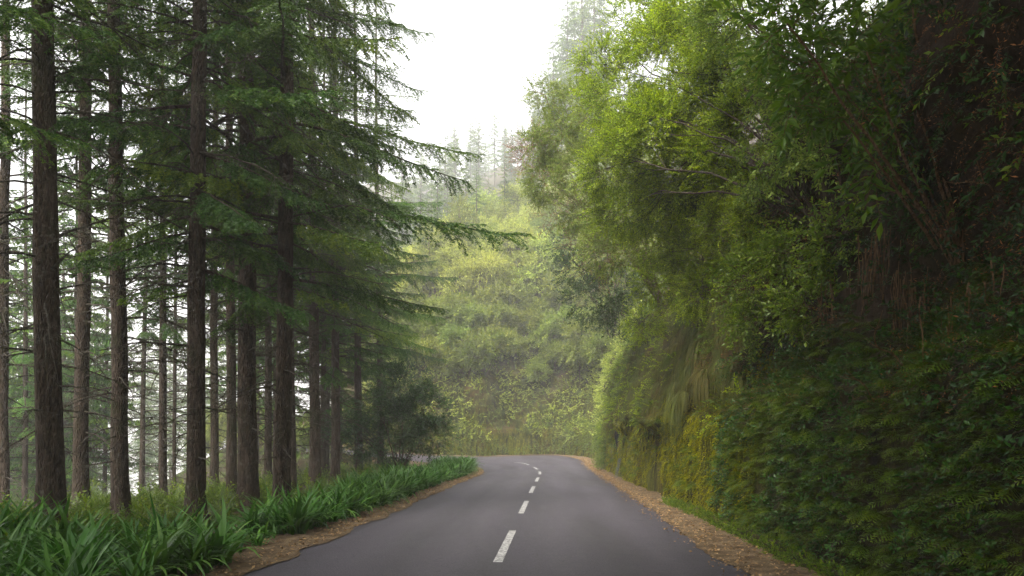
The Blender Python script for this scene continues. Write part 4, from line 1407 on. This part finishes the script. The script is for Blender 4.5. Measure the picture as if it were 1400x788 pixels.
def stick(pts, Y0, Y1, r, label, seed, m=M_CANE):
    rg = np.random.default_rng(seed)
    P = np.array([at(px, py, Y0 + (Y1 - Y0) * k / (len(pts) - 1)) for k, (px, py) in enumerate(pts)])
    P = crom(P, 5)
    b = P[0].copy()
    mb = MB()
    V, Fq = tube(P - b, np.linspace(r, r * .4, len(P)), 6)
    mb.add(V, Fq)
    for k in range(3):
        i = rg.integers(len(P) // 3, len(P) - 1)
        d = nrm(P[min(i + 1, len(P) - 1)] - P[i - 1] + rg.normal(0, .12, 3))
        V, Fq = tube(np.stack([P[i], P[i] + d * .12, P[i] + d * .22 + [0, 0, .03]]) - b, [r * .5, r * .35, r * .2], 4)
        mb.add(V, Fq)
    return tag(obj('dead_stick', mb.mesh('dead_stick', m, True), None, b), label, 'stick')
def wdepth(px, py): return float(wall_at(px, py)[0][1])
for k, (pts, lab) in enumerate([
        (((1405, 132), (1370, 148), (1330, 155)), 'pale dead stick sticking out of the dark overhang at the right edge'),
        (((1405, 266), (1362, 262), (1350, 252), (1322, 248)), 'crooked brown stick below the overhang near the right edge'),
        (((1238, 508), (1222, 485), (1200, 475), (1196, 455), (1204, 445)), 'curled pale root stem under the hanging roots'),
        (((1195, 550), (1180, 525), (1155, 512)), 'short leaning stick among the red dead leaves above the ferns'),
        (((905, 405), (850, 320), (800, 285), (765, 257)), 'long pale bare branch pointing left through the olive shrub'),
        (((900, 408), (870, 330), (815, 262), (765, 256)), 'forked pale bare branch beside the long one in the olive shrub')]):
    Y0 = wdepth(*pts[0]) if k != 1 and k != 0 else 6.3
    Y0 = min(Y0, 40)
    stick(pts, Y0 + .1, Y0 - .35 if k < 4 else Y0 - 1, .011 if k < 4 else .03, lab, 40 + k)

# bare stones showing in the wall
def stone(px, py, r, label, seed, sq=(1, 1, .8), m=M_STONE, name='bare_stone'):
    p, nn = wall_at(px, py)
    rg = np.random.default_rng(seed)
    n1, n2 = 22, 32
    th = np.linspace(0, math.pi, n1)[:, None]
    ph = np.linspace(0, 2 * math.pi, n2)[None]
    D = np.stack([np.sin(th) * np.cos(ph), np.sin(th) * np.sin(ph), np.cos(th) + 0 * ph], axis=2)
    rr = 1 + .6 * fbm(D + seed, 1.7, 5, seed) + .25 * (1 - 2 * np.abs(fbm(D + seed * 2, 2.4, 3, seed)))
    V = D * rr[..., None] * np.array(sq) * r
    mb = MB()
    mb.add(V.reshape(-1, 3), grid_faces(n1, n2))
    return tag(obj(name, mb.mesh(name, m, True), None, p - nn * r * .35), label, 'stone')
stone(1250, 640, .2, 'pale bare stone showing in the middle of the ferns', 3, (.45, 1.2, .55))
stone(1345, 715, .08, 'small pale stone low among the ferns near the right edge', 4)
stone(1035, 245, .45, 'grey boulder in the bank behind the dark stems', 5)
stone(1095, 225, .4, 'grey mossy boulder high in the bank left of the canes', 6)
stone(1165, 195, .35, 'weathered boulder behind the tall brown canes', 7, (1, 1.2, .8))
stone(758, 437, .8, 'pale rock outcrop showing on the hillside above the bend', 8)

# the wet crevice at the corner of the wall
cp, cn = wall_at(836, 640)
mb = MB()
rg = np.random.default_rng(8)
for k in range(7):
    y = rg.normal(0, .09)
    P = np.stack([np.linspace(.02, .22, 9) + rg.normal(0, .02), y + np.cumsum(rg.normal(0, .01, 9)), np.linspace(.85, -.1, 9)], axis=1) * [-1, 1, 1]
    V, Fq = tube(P, rg.uniform(.006, .014), 6)
    mb.add(V, Fq)
tag(obj('water_trickle', mb.mesh('water_trickle', M_WATER, True), None, (cp[0], cp[1], .05)), 'thin grey trickle of water running down the dark crevice in the wall', 'water trickle')
stone(832, 600, .42, 'wet rock coloured near black to stand for the dark hollow of the crevice', 9, (.6, .7, 1.9), M_DARK, 'crevice_shade_rock')  # wet stone, its near-black colour paints in the hollow's shade

# ================================================================== strap leaved border along the left edge
def agapanthus(seed, n, L):
    rg = np.random.default_rng(seed)
    mb = MB()
    m = 7
    t = np.linspace(0, 1, m)
    for k in range(n):
        az = rg.uniform(0, 6.28)
        l = L * rg.uniform(.65, 1.15)
        lean = rg.uniform(.15, 1.0)
        a = np.radians(88 - 30 * lean) - t * np.radians(35 + 95 * lean) * rg.uniform(.7, 1.1)
        dx = np.concatenate([[0], np.cumsum(np.cos(a[:-1]))]) * l / (m - 1)
        dz = np.concatenate([[0], np.cumsum(np.sin(a[:-1]))]) * l / (m - 1)
        az2 = az + t * rg.normal(0, .25)
        b0 = rg.normal(0, .07, 2)
        c = np.stack([b0[0] + np.cos(az2) * dx, b0[1] + np.sin(az2) * dx, dz], axis=1)
        sd_ = np.stack([-np.sin(az2), np.cos(az2), 0 * t], axis=1)
        wv = (.026 * np.sin(np.clip(.25 + t * .75, 0, 1) * math.pi) ** .6 + .001)[:, None] * sd_ * rg.uniform(.8, 1.2)
        V = np.stack([c - wv + [0, 0, .006], c, c + wv + [0, 0, .006]], axis=1).reshape(-1, 3)
        mb.add(V, grid_faces(m, 3), np.clip(rg.normal(.42, .2) + .1 * t.repeat(3) + (.5 if rg.random() < .07 else 0), 0, 1))
    return mb.mesh('agapanthus_plant', M_AGAP, True)
AGAP = [agapanthus(800 + s, 46, .88) for s in range(4)] + [agapanthus(810, 22, .45)]
rng = np.random.default_rng(12)
cand = []
for _ in range(6000):
    y = rng.uniform(6.2, 50)
    i = np.argmin(np.abs(EL[:120, 1] - y))
    i = int(np.searchsorted(EL[:170, 1], y))
    if i >= 170: continue
    off = rng.uniform(.55, 4.8)
    p = EL[i] + NL[i] * off
    cand.append((p[0], p[1], off))
place = []
for (x, y, off) in cand:
    small = 0
    if y < 10.3:
        if off < .55 + max(0, y - 9.6) * .8: continue
        if off > 4.6: continue
    elif y < 12.2:
        if off < .75 or off > 2.8: continue
        small = 1
        if rng.random() < .12: continue
    else:
        mo = 1.6 if y < 20 else 2.2
        if off > mo or off < .42: continue
    gap = .34 if not small else .42
    if any((x - a) ** 2 + (y - b) ** 2 < gap * gap for a, b, _ in place): continue
    place.append((x, y, small))
place.sort(key=lambda q: q[1])
for k, (x, y, small) in enumerate(place[:300]):
    o = obj('agapanthus_plant', AGAP[4] if small else AGAP[k % 4])
    o.location = (x, y, max(gz(x, y), -.1) + .08)
    o.rotation_euler = (float(rng.normal(0, .08)), float(rng.normal(0, .08)), float(rng.uniform(0, 6.28)))
    s_ = float(rng.uniform(.72, 1.15)) * (.98 if y < 10.3 else 1)
    o.scale = (s_,) * 3
    if y < 10.3: tag(o, 'big strap leaved clump in the near left corner beside the road', 'plant', 'strap leaved plants in the near left corner')
    elif small: tag(o, 'small sparse strap leaved clump on the bare soil between the two borders', 'plant', 'small plants on the bare soil')
    else: tag(o, 'strap leaved clump in the green border along the left road edge', 'plant', 'strap leaved plants along the left road edge')
print('AGAP', len(place))

# ================================================================== litter on the verges and the forest floor
lf = [(np.array([(0, 0, 0), (.5, .28, .08), (1, 0, .02), (.5, -.28, .10)], np.float32), np.array([[0, 1, 2], [0, 2, 3]]), np.full(4, .5, np.float32), 0)]
def litter(name, P, size, label):
    n = len(P)
    D = nrm(np.stack([rng.normal(size=n), rng.normal(size=n), rng.normal(0, .25, n)], axis=1))
    mb = MB()
    mb.stamp(lf, frames(D, roll=rng.normal(0, .4, n)), P, size * rng.uniform(.5, 1.4, n), rng.normal(0, .22, n))
    return tag(obj(name, mb.mesh(name, M_LITTER)), label, 'leaves', None, 'stuff')
pts = []
i = rng.integers(30, 150, 9000)
f = rng.random(9000)
wv = verge_w[i] * np.abs(rng.normal(.40, .40, 9000)) - np.abs(rng.normal(0, .18, 9000))
y_ok = ER[i, 1] > 5
Pv = ER[i] + (ER[i + 1] - ER[i]) * f[:, None] + NR[i] * (wv - .12)[:, None]
Pv[:, 2] += .055 + rng.uniform(0, .02, 9000)
j = rng.integers(30, 140, 5000)
f = rng.random(5000)
Pl = EL[j] + (EL[j + 1] - EL[j]) * f[:, None] + NL[j] * (np.abs(rng.normal(.2, .35, 5000)) - .12)[:, None]
Pl[:, 2] += .04 + rng.uniform(0, .015, 5000)
litter('fallen_leaves', np.concatenate([Pv[y_ok], Pl]), .05, 'brown fallen leaves along both road edges')

# low ferns and seedlings on the forest floor under the conifers
n = 2600
ya = rng.uniform(8, 60, n)
xa = (rng.uniform(-40, 560, n) - 700) / F_PX * ya
dL, sL, _ = seg_dist(np.stack([xa, ya], 1), EL_C)
ok = (sL < 0) & (dL > 2.6)
xa, ya = xa[ok], ya[ok]
za = ground_z(xa, ya)
Pf = np.stack([xa, ya, za], axis=1)
mb = MB()
for k in range(3):
    q = Pf[k::3]
    D = nrm(np.stack([rng.normal(0, .5, len(q)), rng.normal(0, .5, len(q)), np.ones(len(q))], axis=1))
    mb.stamp(SPRAY_MED[k], frames(D, roll=rng.uniform(0, 6, len(q))), q, rng.uniform(.6, 1.6, len(q)), rng.normal(0, .15, len(q)))
for k in range(4):
    q = Pf[k::9]
    mb.stamp(FP[k], frames(nrm(np.stack([rng.normal(0, .4, len(q)), rng.normal(0, .4, len(q)), np.ones(len(q))], axis=1))), q, rng.uniform(1.2, 2.4, len(q)), rng.normal(0, .15, len(q)))
tag(obj('ground_cover', mb.mesh('ground_cover', [M_LEAF_MID, M_STEM])), 'low green seedlings and ferns covering the forest floor under the conifers', 'ground cover', None, 'stuff')
